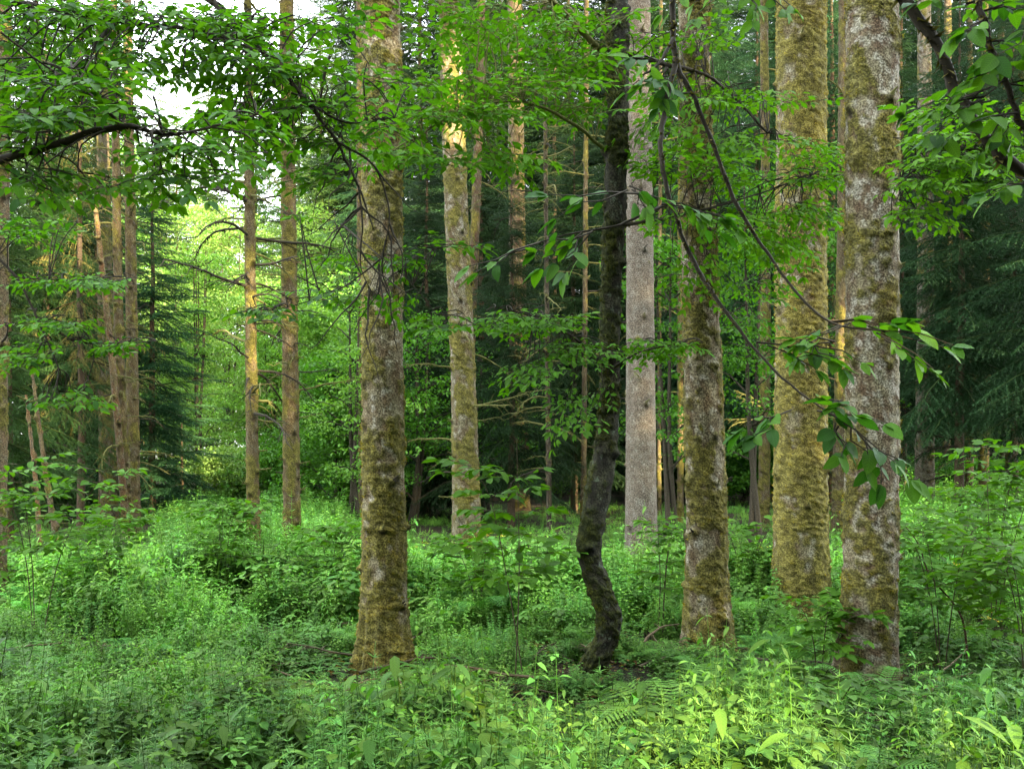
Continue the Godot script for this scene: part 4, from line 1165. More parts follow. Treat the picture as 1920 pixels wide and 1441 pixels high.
func build_clearing() -> void:
	var sunlit_tint := Color(1.7, 1.35, 3.2)  # leaf tint lifted to paint the pale sunlight of the clearing
	var fresh := Color(1.35, 1.30, 2.2)  # weaker lift of the same painted sunlight
	var deep := Color(0.62, 0.80, 0.85)  # lowered leaf tint, painting the shade these plants stand in
	var rows := [
		# px, d, h, r, low, tint, count, stems, size, label, category
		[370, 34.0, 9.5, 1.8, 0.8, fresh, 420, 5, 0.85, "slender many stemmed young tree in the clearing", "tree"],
		[430, 42.0, 12.5, 2.6, 0.3, sunlit_tint, 620, 4, 1.0, "bright yellow green tree in the sunlit clearing", "tree"],
		[330, 44.0, 11.0, 2.6, 0.3, sunlit_tint, 560, 4, 1.0, "sunlit leafy tree at the left of the clearing", "tree"],
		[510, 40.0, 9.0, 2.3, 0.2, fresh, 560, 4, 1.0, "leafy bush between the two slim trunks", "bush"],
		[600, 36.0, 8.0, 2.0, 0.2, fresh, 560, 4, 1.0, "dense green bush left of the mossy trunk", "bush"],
		[610, 46.0, 14.0, 3.0, 0.3, sunlit_tint, 620, 3, 1.1, "sunlit tree behind the dense green bush", "tree"],
		[520, 52.0, 15.0, 3.0, 0.3, sunlit_tint, 620, 3, 1.2, "sunlit tree at the back of the clearing, between the slim trunks", "tree"],
		[420, 54.0, 16.5, 3.0, 0.3, sunlit_tint, 640, 3, 1.2, "tall sunlit tree at the back of the clearing", "tree"],
		[310, 54.0, 16.0, 3.0, 0.3, sunlit_tint, 620, 3, 1.2, "pale leafy tree at the back of the clearing by the blue green spruce", "tree"],
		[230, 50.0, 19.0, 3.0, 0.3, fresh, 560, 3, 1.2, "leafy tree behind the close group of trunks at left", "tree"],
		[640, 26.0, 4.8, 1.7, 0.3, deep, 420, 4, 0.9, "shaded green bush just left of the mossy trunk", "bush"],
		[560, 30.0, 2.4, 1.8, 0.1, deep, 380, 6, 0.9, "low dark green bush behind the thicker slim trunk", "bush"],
		[440, 31.0, 1.9, 1.8, 0.1, sunlit_tint, 360, 6, 0.8, "low yellow green bush left of the slim trunks", "bush"],
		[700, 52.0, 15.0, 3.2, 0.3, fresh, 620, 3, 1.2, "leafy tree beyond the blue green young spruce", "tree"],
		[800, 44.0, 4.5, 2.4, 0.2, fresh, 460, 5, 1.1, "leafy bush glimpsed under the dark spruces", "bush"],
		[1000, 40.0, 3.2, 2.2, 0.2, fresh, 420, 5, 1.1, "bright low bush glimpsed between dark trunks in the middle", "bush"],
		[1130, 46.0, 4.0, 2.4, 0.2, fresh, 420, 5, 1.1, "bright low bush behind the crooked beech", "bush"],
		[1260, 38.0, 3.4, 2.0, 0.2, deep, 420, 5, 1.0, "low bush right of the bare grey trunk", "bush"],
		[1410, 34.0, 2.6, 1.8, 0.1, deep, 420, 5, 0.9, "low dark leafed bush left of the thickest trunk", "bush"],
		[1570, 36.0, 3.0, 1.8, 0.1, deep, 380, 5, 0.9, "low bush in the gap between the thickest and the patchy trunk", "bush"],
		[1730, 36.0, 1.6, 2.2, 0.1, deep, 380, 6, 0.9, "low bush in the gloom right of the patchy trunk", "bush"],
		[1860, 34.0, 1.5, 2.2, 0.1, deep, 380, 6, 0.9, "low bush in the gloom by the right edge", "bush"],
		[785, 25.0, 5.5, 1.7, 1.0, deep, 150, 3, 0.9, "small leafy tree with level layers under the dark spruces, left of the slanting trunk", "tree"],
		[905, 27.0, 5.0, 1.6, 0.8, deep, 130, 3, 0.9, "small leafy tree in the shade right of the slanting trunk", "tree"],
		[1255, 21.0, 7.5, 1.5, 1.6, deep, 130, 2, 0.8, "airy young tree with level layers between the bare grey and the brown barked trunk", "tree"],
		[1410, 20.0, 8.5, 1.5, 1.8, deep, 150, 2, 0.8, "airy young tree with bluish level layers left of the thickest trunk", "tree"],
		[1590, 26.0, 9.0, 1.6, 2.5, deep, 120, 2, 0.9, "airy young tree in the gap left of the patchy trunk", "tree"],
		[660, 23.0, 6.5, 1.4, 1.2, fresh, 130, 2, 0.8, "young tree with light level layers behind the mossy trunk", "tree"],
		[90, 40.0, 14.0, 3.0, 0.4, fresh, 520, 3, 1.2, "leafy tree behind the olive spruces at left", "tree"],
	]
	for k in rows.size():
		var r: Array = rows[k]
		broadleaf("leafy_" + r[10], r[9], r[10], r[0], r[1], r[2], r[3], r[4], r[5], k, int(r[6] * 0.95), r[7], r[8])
	# the far wood that closes the view, one mass
	rng.seed = 321
	var xf := []; var cl := []
	for k in 6500:
		var x := rnd(-62, 62)
		var z := -rnd(66, 92)
		var top := 24.0
		var pxl := 960 + x / -z * F
		if pxl > 215 and pxl < 500: top = 25.0 + 3.0 * noise.get_noise_2d(x * 0.3, 2.0)
		if pxl > 500: top = 30.0
		var y := rnd(0.2, top)
		var sc := rnd(1.5, 2.8)
		xf.append(Transform3D(Basis.from_euler(Vector3(rnd(-0.3, 0.3), rng.randf() * TAU, rnd(-0.3, 0.3))).scaled(Vector3.ONE * sc), Vector3(x, y, z)))
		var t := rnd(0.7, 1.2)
		cl.append(Color(t * 1.5, t * 1.3, t * 2.0))  # lifted tint adds painted sunlight to the far leaves
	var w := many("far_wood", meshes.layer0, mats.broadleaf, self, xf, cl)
	w.set_meta("label", "far sunlit broadleaved wood closing the view beyond the clearing")
	w.set_meta("category", "woodland")

# unseen wood added behind the eye to keep the low sun off the floor
func build_behind() -> void:
	rng.seed = 777
	var xf := []; var cl := []
	for row in 4:
		for k in 22:
			var at := Vector3(-20.0 + k * 4.2 + rnd(-1.2, 1.2), 0, 13.0 + row * 4.5 + rnd(-1.3, 1.3))
			var h := rnd(26.0, 29.0) if at.x < 16.0 else rnd(40.0, 44.0)
			crown(xf, cl, at, 0.5, h, 3.4, Vector3.ZERO, 0.6, 1.0, 8)
	var w := many("sun_blocking_wood", meshes.bough0, mats.needles, self, xf, cl)
	w.set_meta("label", "unseen tall spruce wood behind the eye, added to block the low sun")
	w.set_meta("category", "woodland")

func build_branches() -> void:
	var mid := ["beech_near", "beech_near_pale", "beech_near_dark"]
	var shady := ["beech_near", "beech_near_dark", "beech_near_dark"]
	# the leafy roof at upper left
	beech_branch("beech_branch", "dark mossy beech limb reaching in from the left edge below the leafy roof", [[[-90, 320, 5.2, 0.025], [0, 298, 5.0, 0.023], [110, 268, 4.9, 0.019], [225, 236, 4.9, 0.016], [330, 252, 4.9, 0.008], [480, 215, 5.1, 0.004]], [[225, 236, 4.9, 0.012], [180, 185, 4.8, 0.008], [80, 120, 4.7, 0.006], [0, 60, 4.6, 0.005]]],
		[[140, 150, 150, 16, 4.9, 0.5, 13], [170, 205, 140, 12, 4.9, 0.5, 11], [350, 275, 110, 12, 5.0, 0.3, 8], [120, 335, 130, 9, 5.0, 0.3, 7], [330, 325, 60, 12, 5.0, 0.3, 4], [40, 240, 60, 40, 4.9, 0.3, 5], [430, 230, 80, 25, 5.1, 0.3, 5]], 0.074, 11, 300, mid, {"len": 0.5, "dense": 1.8, "tint": Color(1.0, 1.0, 1.0)})
	beech_branch("beech_branch", "leafy beech spray along the top edge at left", [[[-80, -30, 5.8, 0.022], [60, 10, 5.8, 0.017], [220, 40, 5.8, 0.012], [380, 60, 5.8, 0.008], [520, 110, 5.9, 0.005]]],
		[[120, 20, 170, 18, 5.8, 0.5, 14], [120, 75, 160, 16, 5.8, 0.5, 12], [60, 120, 100, 14, 5.6, 0.5, 8], [320, 25, 130, 16, 5.8, 0.5, 11], [420, 110, 90, 14, 5.8, 0.4, 8], [240, 110, 90, 12, 5.8, 0.4, 7], [400, 60, 90, 14, 5.8, 0.4, 7]], 0.074, 12, 300, mid, {"len": 0.55, "dense": 1.8, "tint": Color(1.0, 1.0, 1.0)})
	beech_branch("beech_branch", "drooping beech branch with bare dark twigs hanging across the mossy trunk", [[[330, -60, 6.6, 0.026], [430, 30, 6.5, 0.022], [500, 105, 6.4, 0.018], [575, 190, 6.4, 0.014], [630, 265, 6.4, 0.011], [672, 350, 6.4, 0.008], [700, 430, 6.4, 0.004]], [[575, 190, 6.4, 0.010], [650, 230, 6.3, 0.007], [740, 220, 6.3, 0.003]], [[630, 265, 6.4, 0.009], [700, 310, 6.3, 0.007], [730, 400, 6.3, 0.005], [715, 480, 6.3, 0.003], [690, 545, 6.3, 0.002]], [[672, 350, 6.4, 0.007], [680, 420, 6.3, 0.006], [676, 500, 6.3, 0.004], [705, 560, 6.3, 0.002]]],
		[[470, 50, 110, 16, 6.4, 0.4, 10], [570, 130, 110, 14, 6.4, 0.4, 10], [600, 195, 100, 14, 6.3, 0.4, 9], [490, 240, 90, 10, 6.4, 0.4, 6], [430, 200, 80, 12, 6.4, 0.4, 6], [580, 265, 90, 12, 6.4, 0.4, 7], [700, 150, 60, 8, 6.3, 0.3, 2], [720, 245, 50, 8, 6.3, 0.3, 3], [610, 330, 50, 25, 6.4, 0.3, 4], [480, 170, 70, 30, 6.4, 0.4, 6], [600, 50, 70, 30, 6.4, 0.4, 6]], 0.080, 13, 260, mid, {"len": 0.5, "bare": 16})
	beech_branch("beech_branch", "small beech sprays level with the middle of the mossy trunk", [[[640, 420, 8.2, 0.008], [700, 470, 7.8, 0.006], [760, 520, 7.6, 0.004], [820, 590, 7.5, 0.003]]],
		[[740, 490, 60, 14, 7.7, 0.3, 6], [830, 455, 50, 12, 7.6, 0.3, 4], [720, 560, 60, 14, 7.7, 0.3, 5], [800, 600, 60, 14, 7.5, 0.3, 5], [640, 470, 40, 14, 8.0, 0.3, 3]], 0.078, 14, 120, mid, {"len": 0.45})
	beech_branch("beech_branch", "thin beech twig with level leaves in front of the two slim trunks", [[[720, 480, 7.6, 0.008], [640, 540, 7.6, 0.005], [540, 575, 7.6, 0.003], [450, 582, 7.6, 0.002]]],
		[[510, 578, 60, 7, 7.6, 0.2, 6], [600, 550, 50, 14, 7.6, 0.2, 4], [560, 400, 40, 10, 7.8, 0.2, 2]], 0.078, 15, 90, mid, {"len": 0.4})
	beech_branch("beech_branch", "level layers of pale beech leaves at the left edge, at half height", [[[-60, 430, 8.6, 0.016], [30, 520, 8.6, 0.012], [70, 600, 8.6, 0.010], [110, 690, 8.6, 0.006]], [[30, 520, 8.6, 0.008], [140, 525, 8.6, 0.005], [250, 515, 8.6, 0.002]], [[70, 600, 8.6, 0.007], [150, 640, 8.5, 0.004], [260, 640, 8.4, 0.002]]],
		[[130, 522, 110, 9, 8.6, 0.4, 12], [40, 430, 80, 30, 8.6, 0.4, 10], [120, 600, 70, 10, 8.5, 0.4, 8], [190, 640, 60, 9, 8.4, 0.3, 7], [60, 660, 60, 20, 8.6, 0.4, 8], [130, 740, 60, 18, 8.6, 0.4, 6]], 0.076, 16, 260, mid, {"len": 0.5, "tint": Color(1.0, 1.0, 1.2)})
	# layers at the right, sunny look painted by a lighter leaf tint
	beech_branch("beech_branch", "beech layers right of the patchy trunk, tinted bright yellow green for a sunny look", [[[2010, 380, 7.4, 0.014], [1920, 320, 7.4, 0.011], [1830, 280, 7.4, 0.008], [1740, 300, 7.5, 0.005], [1690, 340, 7.5, 0.003]]],
		[[1810, 255, 100, 7, 7.4, 0.5, 12], [1790, 300, 100, 7, 7.4, 0.5, 12], [1750, 338, 60, 7, 7.4, 0.5, 8], [1870, 285, 60, 8, 7.3, 0.4, 8], [1725, 395, 40, 6, 7.5, 0.3, 5], [1890, 335, 40, 8, 7.3, 0.4, 6], [1760, 205, 70, 7, 7.5, 0.4, 6], [1880, 225, 60, 7, 7.4, 0.4, 6]], 0.080, 17, 280, ["beech_near_pale"], {"len": 0.5, "tint": Color(1.35, 1.25, 1.0), "dense": 2.0, "sunny": true})
	beech_branch("beech_branch", "beech sprays between the brown barked and the thickest trunk, lower layers", [[[1480, 420, 10.6, 0.008], [1440, 500, 10.6, 0.006], [1400, 570, 10.6, 0.003]]],
		[[1430, 540, 50, 22, 10.6, 0.4, 7], [1400, 600, 40, 16, 10.6, 0.4, 5], [1470, 470, 50, 20, 10.6, 0.4, 6]], 0.078, 18, 90, mid, {"len": 0.5, "tint": Color(0.9, 1.0, 1.3)})
	# two unseen beeches whose limbs reach into view; crowns added to shade the foreground
	for f in [[-6.5, -1.5, "beech at the ride's edge whose limbs form the leafy roof, crown added for shade", 90], [4.6, 1.2, "beech at the ride's edge whose branches hang close before the view, crown added for shade", 91]]:
		broadleaf("beech_tree", f[2], "tree", 960.0 + f[0] * F, 1.0, 13.0, 4.2, 5.2, Color(0.8, 0.9, 0.8), f[3], 190 if f[0] < 0.0 else 360, 1, 1.2, "", 0.16).position = Vector3(f[0], 0, f[1])
	# foreground branches, close to the eye
	var close := ["beech_near", "beech_near", "beech_near_dark", "beech_near_pale"]
	beech_branch("beech_branch", "thick dark beech limb curving down through the top right corner with large leaves", [[[1660, -70, 2.6, 0.016], [1700, 10, 2.6, 0.0155], [1760, 90, 2.6, 0.015], [1800, 180, 2.6, 0.015], [1850, 265, 2.6, 0.015], [1905, 312, 2.6, 0.015], [1990, 340, 2.7, 0.016]], [[1830, -40, 2.5, 0.009], [1850, 60, 2.5, 0.009], [1885, 150, 2.5, 0.008], [1920, 240, 2.5, 0.008], [1990, 300, 2.5, 0.008]]],
		[], 0.072, 21, 300, close, {"leaves_at": [[1850, 175, 2.5, 1690, 190, 2.4], [1840, 185, 2.5, 1720, 170, 2.45], [1850, 190, 2.5, 1770, 205, 2.4], [1870, 120, 2.5, 1800, 150, 2.5], [1900, 330, 2.6, 1990, 350, 2.5], [1890, 130, 2.5, 1930, 100, 2.5], [1870, 200, 2.5, 1900, 270, 2.5], [1880, 150, 2.5, 1760, 235, 2.45], [1860, 80, 2.5, 1900, 60, 2.6], [1890, 160, 2.5, 1960, 150, 2.5], [1780, 0, 2.6, 1740, -40, 2.5], [1840, 40, 2.5, 1800, 60, 2.45], [1900, 210, 2.5, 1830, 215, 2.4], [1930, 340, 2.6, 1860, 345, 2.5], [1850, 20, 2.5, 1930, 10, 2.5], [1960, 30, 2.5, 1880, 90, 2.4], [1820, 0, 2.5, 1870, -10, 2.6]]})
	beech_branch("beech_branch", "long thin dark beech branch hanging from the top, ending in leaves across the patchy trunk", [[[1262, -60, 2.9, 0.0095], [1263, 30, 2.9, 0.009], [1270, 120, 2.9, 0.0085], [1310, 200, 2.9, 0.007], [1345, 290, 2.9, 0.0065], [1385, 390, 2.9, 0.006], [1440, 475, 2.9, 0.005], [1500, 555, 2.85, 0.004], [1560, 605, 2.8, 0.003], [1650, 620, 2.75, 0.002]]],
		[], 0.070, 22, 300, close, {"leaves_at": [[1555, 603, 2.8, 1700, 595, 2.75], [1600, 612, 2.8, 1790, 625, 2.7], [1590, 610, 2.8, 1450, 650, 2.7], [1640, 625, 2.75, 1760, 680, 2.65], [1500, 640, 2.75, 1620, 665, 2.7], [1560, 640, 2.75, 1500, 630, 2.7], [1290, 170, 2.9, 1240, 190, 2.85], [1420, 640, 2.75, 1560, 660, 2.7]]})
	beech_branch("beech_branch", "second hanging beech branch, ending in dark leaves in front of the patchy trunk's middle", [[[1268, 110, 2.8, 0.008], [1245, 220, 2.75, 0.0075], [1240, 300, 2.7, 0.007], [1265, 400, 2.7, 0.0065], [1300, 490, 2.7, 0.006], [1345, 560, 2.65, 0.005], [1420, 660, 2.6, 0.004], [1500, 735, 2.55, 0.003], [1580, 790, 2.5, 0.002]]],
		[], 0.072, 23, 300, ["beech_near_dark", "beech_near"], {"leaves_at": [[1480, 770, 2.55, 1385, 790, 2.5], [1530, 770, 2.55, 1660, 775, 2.45], [1570, 785, 2.5, 1690, 860, 2.4], [1560, 790, 2.5, 1590, 850, 2.4], [1600, 815, 2.5, 1720, 880, 2.4], [1575, 760, 2.5, 1560, 740, 2.45]]})
	beech_branch("beech_branch", "slanting beech twig with a row of large dark leaves left of the hanging branches", [[[1262, 380, 2.7, 0.005], [1210, 400, 2.65, 0.004], [1150, 425, 2.6, 0.003], [1060, 440, 2.55, 0.002], [960, 470, 2.5, 0.0015]]],
		[], 0.070, 24, 300, ["beech_near_dark", "beech_near"], {"leaves_at": [[1110, 440, 2.55, 1000, 455, 2.5], [1010, 455, 2.5, 880, 490, 2.45], [1200, 360, 2.6, 1030, 350, 2.55], [1240, 380, 2.65, 1360, 390, 2.6], [1270, 390, 2.65, 1390, 410, 2.6], [1180, 350, 2.6, 1240, 370, 2.6], [1110, 430, 2.6, 1050, 480, 2.5]]})
	beech_branch("beech_branch", "beech leaves hanging in front of the crooked beech's upper trunk", [[[1262, 70, 2.85, 0.006], [1235, 120, 2.8, 0.004], [1205, 140, 2.75, 0.002]]],
		[], 0.070, 25, 300, close, {"leaves_at": [[1240, 140, 2.8, 1170, 160, 2.75], [1245, 130, 2.8, 1250, 180, 2.75], [1225, 110, 2.8, 1190, 100, 2.75]]})
	beech_branch("beech_branch", "beech leaves along the top edge above the thickest trunk", [[[1330, -80, 3.4, 0.008], [1400, -30, 3.4, 0.005], [1480, -10, 3.4, 0.003]]],
		[], 0.068, 26, 300, ["beech_near_pale", "beech_near"], {"leaves_at": [[1370, -30, 3.4, 1300, 20, 3.3], [1400, -25, 3.4, 1420, 25, 3.3], [1440, -15, 3.4, 1500, 10, 3.3], [1340, -60, 3.4, 1240, 10, 3.3]]})

func build_undergrowth() -> void:
	# leafy saplings
	var pale := ["beech_near", "beech_near_pale"]
	sapling("tall thin leafy sapling before the dark middle, left of the crooked beech", 975, 8.7, 2.15, 0.75, 2, 0.115, 1, pale, 220)
	sapling("broad low shrub of round pale leaves at far left, before the orange stem", 70, 10.0, 1.85, 0.8, 3, 0.10, 2, pale, 280, "shrub", "shrub")
	sapling("second leafy shrub at left, before the close group of trunks", 180, 12.0, 1.45, 0.7, 3, 0.10, 3, pale, 240, "shrub", "shrub")
	sapling("small leafy sapling left of the thinner slim trunk", 415, 12.5, 1.4, 0.6, 4, 0.11, 4, pale, 160)
	sapling("arching leafy sapling at right, beside the patchy trunk", 1770, 9.0, 1.6, 0.8, 3, 0.095, 5, pale, 280)
	sapling("tall leafy sapling by the right edge with light tips", 1860, 9.6, 2.15, 0.7, 4, 0.10, 6, pale, 260)
	sapling("leafy shrub behind the arching sapling at right", 1790, 12.0, 1.75, 0.9, 4, 0.095, 7, pale, 240, "shrub", "shrub")
	sapling("wide leafy shrub reaching in from the right edge", 1930, 8.2, 1.5, 0.9, 3, 0.10, 14, pale, 240, "shrub", "shrub")
	sapling("small sapling with hanging leaves right of the crooked beech", 1240, 10.5, 1.3, 0.4, 3, 0.10, 8, pale, 120)
	sapling("upright shoot with a few leaves in front of the close group at left", 190, 14.0, 1.9, 0.3, 1, 0.10, 9, pale, 60)
	sapling("leafy shoot at the foot of the thickest trunk", 1540, 8.4, 0.85, 0.4, 3, 0.10, 10, pale, 120)
	sapling("low leafy shoot just right of the slanting trunk's foot", 900, 11.5, 1.1, 0.5, 4, 0.10, 11, pale, 120)
	sapling("low leafy shrub between the slim trunks and the mossy trunk", 620, 12.5, 1.1, 0.7, 5, 0.105, 12, pale, 160, "shrub", "shrub")
	sapling("leafy shrub in the gap between the brown barked and thickest trunks", 1400, 12.5, 1.2, 0.5, 4, 0.10, 13, pale, 140, "shrub", "shrub")
	# ferns of their own
	rng.seed = 61
	var fern_at := [[470, 6.7, "fern with dark fronds in the lower left", 1.25], [330, 5.6, "fern at the bottom edge at left", 1.0], [760, 6.8, "small fern in the hollow right of the mossy foot", 0.8], [1640, 7.5, "fern leaning against the foot of the patchy trunk", 1.2], [1835, 7.6, "yellowish fern at the lower right edge", 1.2], [1320, 8.3, "fern at the foot of the brown barked trunk", 0.9],
		[1740, 5.3, "fern at the bottom edge at right", 0.9], [60, 8.3, "pale fern at the left edge", 1.2], [1480, 9.4, "fern before the thickest trunk's foot", 1.1], [150, 7.2, "fern at lower left among the herbs", 1.0], [1560, 5.2, "light green fern beside the sunlit herb", 0.9]]
	for f in fern_at:
		var at := Vector3((f[0] - 960.0) / F * f[1], 0, -f[1])
		at.y = ground_at(at.x, at.z)
		var o := thing("fern", f[2], "fern", at)
		for k in 7:
			var b := MB.new()
			fern_frond(b, Vector3(0, 0.02, 0), k * TAU / 7 + rnd(-0.3, 0.3), rnd(0.42, 0.62), rnd(0.25, 0.42))
			part("frond", b.mesh(), mats.fern, o, Transform3D(Basis().scaled(Vector3.ONE * f[3] * 0.8), Vector3.ZERO))
	# the sunlit herb with long leaves, and two of its kind in the shade
	for f in [[1478, 5.7, "sunlit yellow green herb with long drooping leaves in the lower right", 1.15, 0.86], [830, 5.4, "tall dark herb with long narrow leaves at the bottom edge, left of middle", 0.9, 0.62], [1060, 5.2, "slender pale herb at the bottom edge, middle", 0.8, 0.5], [1385, 6.0, "small sunlit herb left of the tall yellow green one", 0.8, 0.45], [1700, 5.6, "pale herb at the lower right, right of the sunlit one", 0.8, 0.5], [420, 5.5, "long leafed herb in the lower left corner area", 0.85, 0.55]]:
		var at := Vector3((f[0] - 960.0) / F * f[1], 0, -f[1])
		at.y = ground_at(at.x, at.z)
		var o := thing("tall_herb", f[2], "herb", at)
		var h: float = f[4]
		var b := MB.new()
		tube(b, curve([Vector3(0, -0.03, 0), Vector3(0.02, h * 0.5, 0), Vector3(0.0, h, 0.02)], 4), taper(9, 0.006, 0.003), 5, Color(1.0, 1.6, 0.6))
		part("stem", b.mesh(), mats.grass, o)
		for k in 13:
			var s := 0.25 + 0.75 * k / 12.0
			var t := Transform3D(Basis.from_euler(Vector3(rnd(-0.2, 0.2), k * 2.4 + rnd(-0.3, 0.3), rnd(-0.1, 0.45))).scaled_local(Vector3.ONE * rnd(0.12, 0.19) * f[3] * (1.15 - 0.45 * s)), Vector3(0, h * s, 0))
			part("leaf", meshes.leaf_long, mats.beech_near_pale, o, t)
	# ragwort with yellow heads
	var heads := MB.new()
	rng.seed = 62
	for k in 14:
		var q := Vector3(rng.randfn() * 0.05, rnd(-0.015, 0.02), rng.randfn() * 0.05)
		leaf(heads, Transform3D(Basis.from_euler(Vector3(0, rng.randf() * TAU, 0.2)), q), 0.028, 0.028, 0.1, 0.1, 1, Color.WHITE, 0.5)
		tube(heads, [q + Vector3(0, 0, 0), q * 0.3 + Vector3(0, -0.08, 0)], [0.0012, 0.0015], 3, Color(0.12, 0.3, 1.0))
	var head_mesh := heads.mesh()
	var rag := [[780, 14.5, 0.75, "ragwort in bud right of the mossy trunk"], [740, 15.0, 0.8, "taller ragwort close by the mossy trunk's right side"], [900, 15.5, 0.8, "ragwort with yellow heads at the slanting trunk's foot"], [930, 16.0, 0.75, "second ragwort just right of the slanting trunk's foot"], [668, 14.0, 0.7, "ragwort left of the mossy trunk"], [1838, 8.8, 0.72, "ragwort with bright yellow heads at the right edge"], [1810, 11.0, 0.85, "ragwort behind the bright one at the right edge"], [1690, 15.0, 0.7, "faint yellow flowered herb right of the patchy trunk"], [1440, 15.0, 0.6, "yellow flowered herb left of the thickest trunk"]]
	for f in rag:
		var at := Vector3((f[0] - 960.0) / F * f[1], 0, -f[1])
		at.y = ground_at(at.x, at.z)
		var o := thing("ragwort", f[3], "flower", at)
		var b := MB.new()
		for s in 3:
			var tip := Vector3(rnd(-0.12, 0.12), f[2] * rnd(0.85, 1.0), rnd(-0.12, 0.12))
			tube(b, curve([Vector3(rnd(-0.03, 0.03), 0, 0), tip * 0.5, tip], 3), taper(7, 0.005, 0.002), 4, Color.WHITE)
			for k in 8:
				leaf(b, Transform3D(Basis.from_euler(Vector3(0, k * 2.2, rnd(-0.2, 0.4))), tip * (0.25 + 0.09 * k)), 0.11, 0.04, 0.2, 0.4, 3, Color.WHITE)
			part("flower_head", head_mesh, mats.petal, o, Transform3D(Basis().rotated(Vector3.UP, s).scaled(Vector3.ONE * 0.75), tip))
		part("stem", b.mesh(), mats.herb_plain, o)
	# a fallen stick and a bent stem at the lower right, an arching dry grass blade
	var st := thing("fallen_stick", "pale fallen stick lying among the herbs at lower right", "stick", P(1790, 1250, 8.2))
	var sb := MB.new()
	tube(sb, curve([Vector3(-0.3, -0.1, 0.1), Vector3(-0.05, 0.03, 0), Vector3(0.12, 0.12, -0.1), Vector3(0.26, 0.2, -0.2)], 4), taper(13, 0.014, 0.007), 6, Color(0.30, 0.24, 0.16), 0.12)
	part("stick", sb.mesh(), mats.bark, st)
	var bs := thing("bent_stem", "bare brown stem bowed through the leaves right of the patchy trunk", "stem", Vector3(P(1815, 1165, 9.0).x, 0, -9.0))
	st.scale = Vector3.ONE * 0.65
	# what has fallen: brown leaves and twigs in the bare patches
	rng.seed = 64
	var litter := []; var lcol := []; var sticks := []
	for k in 5000:
		var d := rnd(5.0, 11.0)
		var x := rnd(-0.62, 0.62) * d
		litter.append(Transform3D(Basis.from_euler(Vector3(rnd(-0.6, 0.6), rng.randf() * TAU, rnd(-0.6, 0.6))).scaled(Vector3.ONE * rnd(0.04, 0.085)), Vector3(x, ground_at(x, -d) + rnd(0.01, 0.05), -d)))
		var v := rnd(0.6, 1.3)
		lcol.append(Color(1.7 * v, 0.45 * v, 0.9 * v))
		if k % 25 == 0: sticks.append(Transform3D(Basis.from_euler(Vector3(rnd(-0.1, 0.1), rng.randf() * TAU, rnd(-0.15, 0.15))).scaled(Vector3.ONE * rnd(0.3, 0.9)), Vector3(x, ground_at(x, -d) + rnd(0.03, 0.12), -d)))
	var lt := many("leaf_litter", meshes.leaf_small0, mats.herb_plain, self, litter, lcol)
	lt.set_meta("label", "brown fallen leaves lying in the bare patches of the floor"); lt.set_meta("category", "leaf litter")
	lt = many("fallen_twigs", meshes.dead2, mats.stem, self, sticks, [Color(1.6, 1.5, 1.5), Color(1, 1, 1)])
	lt.set_meta("label", "dead twigs scattered among the herbs of the floor"); lt.set_meta("category", "twigs")
	sb = MB.new()
	tube(sb, curve([Vector3(0, -0.1, 0), Vector3(-0.05, 0.55, 0), Vector3(-0.35, 0.95, 0), Vector3(-0.48, 1.25, 0.05), Vector3(-0.62, 1.42, 0.1)], 5), taper(21, 0.012, 0.004), 6, Color(0.13, 0.08, 0.05), 0.1)
	part("stem", sb.mesh(), mats.bark, bs)
	# the carpet of herbs, ferns, brambles and grass
	rng.seed = 63
	var lists := []
	var colors := []
	for k in 16: lists.append([]); colors.append([])
	var count := 0
	for tries in 52000:
		var d := 3.6 + 30.0 * pow(rng.randf(), 1.25)
		var x := rnd(-1, 1) * (0.60 * d + 1.2)
		var z := -d + rnd(-0.2, 0.2)
		var clump := noise.get_noise_2d(x * 0.8 + 5.0, z * 0.8)
		var clump2 := noise.get_noise_2d(x * 0.35 + 90.0, z * 0.35)
		if rng.randf() < 0.40 - clump * 1.0: continue
		var free := true
		for t in trunks:
			var gap: float = t[1] + (0.20 if t[1] > 0.15 and t[0].z > -13.0 else 0.06)
			if absf(t[0].x - x) < gap and absf(t[0].z - z) < gap: free = false; break
		if not free: continue
		var tall := 0.34
		if d < 7.0: tall = 0.40
		elif d < 10.2: tall = 0.17 + (0.10 if x < -2.4 or x > 3.9 else 0.0)
		elif d < 12.0: tall = lerpf(0.27, 0.5, (d - 10.2) / 1.8)
		else: tall = 0.52
		var pxx := 960.0 + x / d * F
		if d > 13.0 and pxx < 1640.0:
			tall = maxf(0.16, 0.50 - (d - 13.0) * 0.085)
			if d > 18.0:
				# beyond the trunks the floor lies bare in the shade, but for the clearing
				if pxx > 320.0 and pxx < 680.0: tall = 0.42
				elif rng.randf() < 0.72: continue
		tall *= 1.0 + clump * 0.7
		var kind := 0
		var r := rng.randf()
		if r < 0.30 + clump2 * 0.3: kind = 0
		elif r < 0.55: kind = 1
		elif r < 0.563: kind = 2
		elif r < 0.68: kind = 3
		elif r < 0.85: kind = 4
		else: kind = 5
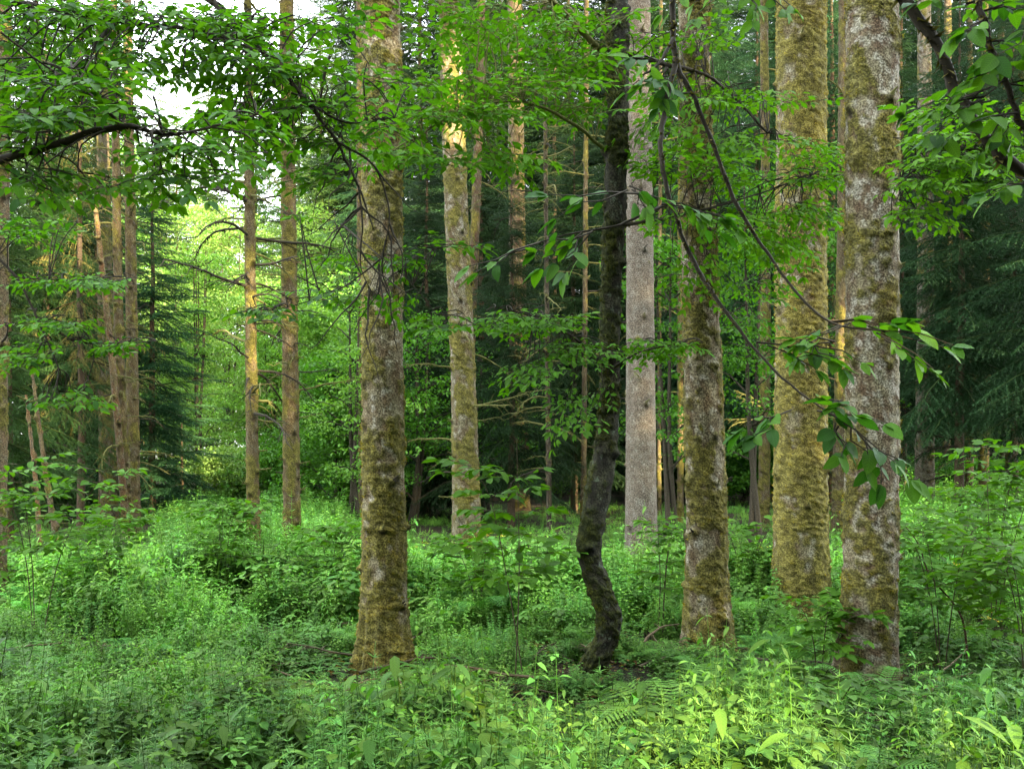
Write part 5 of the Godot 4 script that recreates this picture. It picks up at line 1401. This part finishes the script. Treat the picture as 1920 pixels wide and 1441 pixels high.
		if d > 7.0 and d < 10.2 and kind == 5: kind = 4
		if d > 7.0 and d < 9.6 and absf(x + 0.15) < 1.3 and rng.randf() < 0.45: continue
		var q := rng.randf()
		if q < clampf(0.30 + (d - 6.0) * 0.06 + clump2 * 0.3, 0.15, 0.66): kind = 6
		elif q > 0.88 - clump * 0.1: kind = 7
		var sc := tall / 0.40 * rnd(0.7, 1.25)
		var wide := sc if d < 12.0 else sc * 1.15
		wide = maxf(wide, 0.85)
		if kind == 4: sc = maxf(sc, 0.9)
		if kind > 5 and rng.randf() < 0.07: sc *= 1.6
		var id := kind + (8 if rng.randf() < 0.5 else 0)
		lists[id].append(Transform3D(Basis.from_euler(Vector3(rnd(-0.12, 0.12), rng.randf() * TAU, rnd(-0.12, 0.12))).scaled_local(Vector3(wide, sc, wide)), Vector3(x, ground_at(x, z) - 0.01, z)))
		var v := rnd(0.6, 1.3) * (1.0 + clump2 * 0.4) * (1.05 + 0.65 * smoothstep(8.0, 13.0, d))  # herbs farther off made brighter, imitating open light from above
		v *= 0.82 if d < 7.5 else 1.0  # near herbs darkened in colour to imitate the shade there
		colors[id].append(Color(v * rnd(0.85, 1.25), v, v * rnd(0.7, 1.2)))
		count += 1
	var names := ["nettle_undergrowth", "bramble_undergrowth", "fern_undergrowth", "grass", "low_undergrowth", "balsam_undergrowth", "fine_undergrowth", "feathery_undergrowth"]
	var labels := ["green herbs with paired pointed leaves carpeting the forest floor", "brambles with leaves in threes scrambling over the forest floor", "ferns scattered through the forest floor carpet", "thin grass blades growing between the herbs", "low small leaved plants covering the soil", "soft stemmed herbs with broad leaves crowded at the top", "pale fine leaved herbs that make up most of the carpet", "feathery light green stems rising through the carpet"]
	var ms := ["herb", "herb", "fern", "grass", "herb_plain", "herb", "herb_plain", "grass"]
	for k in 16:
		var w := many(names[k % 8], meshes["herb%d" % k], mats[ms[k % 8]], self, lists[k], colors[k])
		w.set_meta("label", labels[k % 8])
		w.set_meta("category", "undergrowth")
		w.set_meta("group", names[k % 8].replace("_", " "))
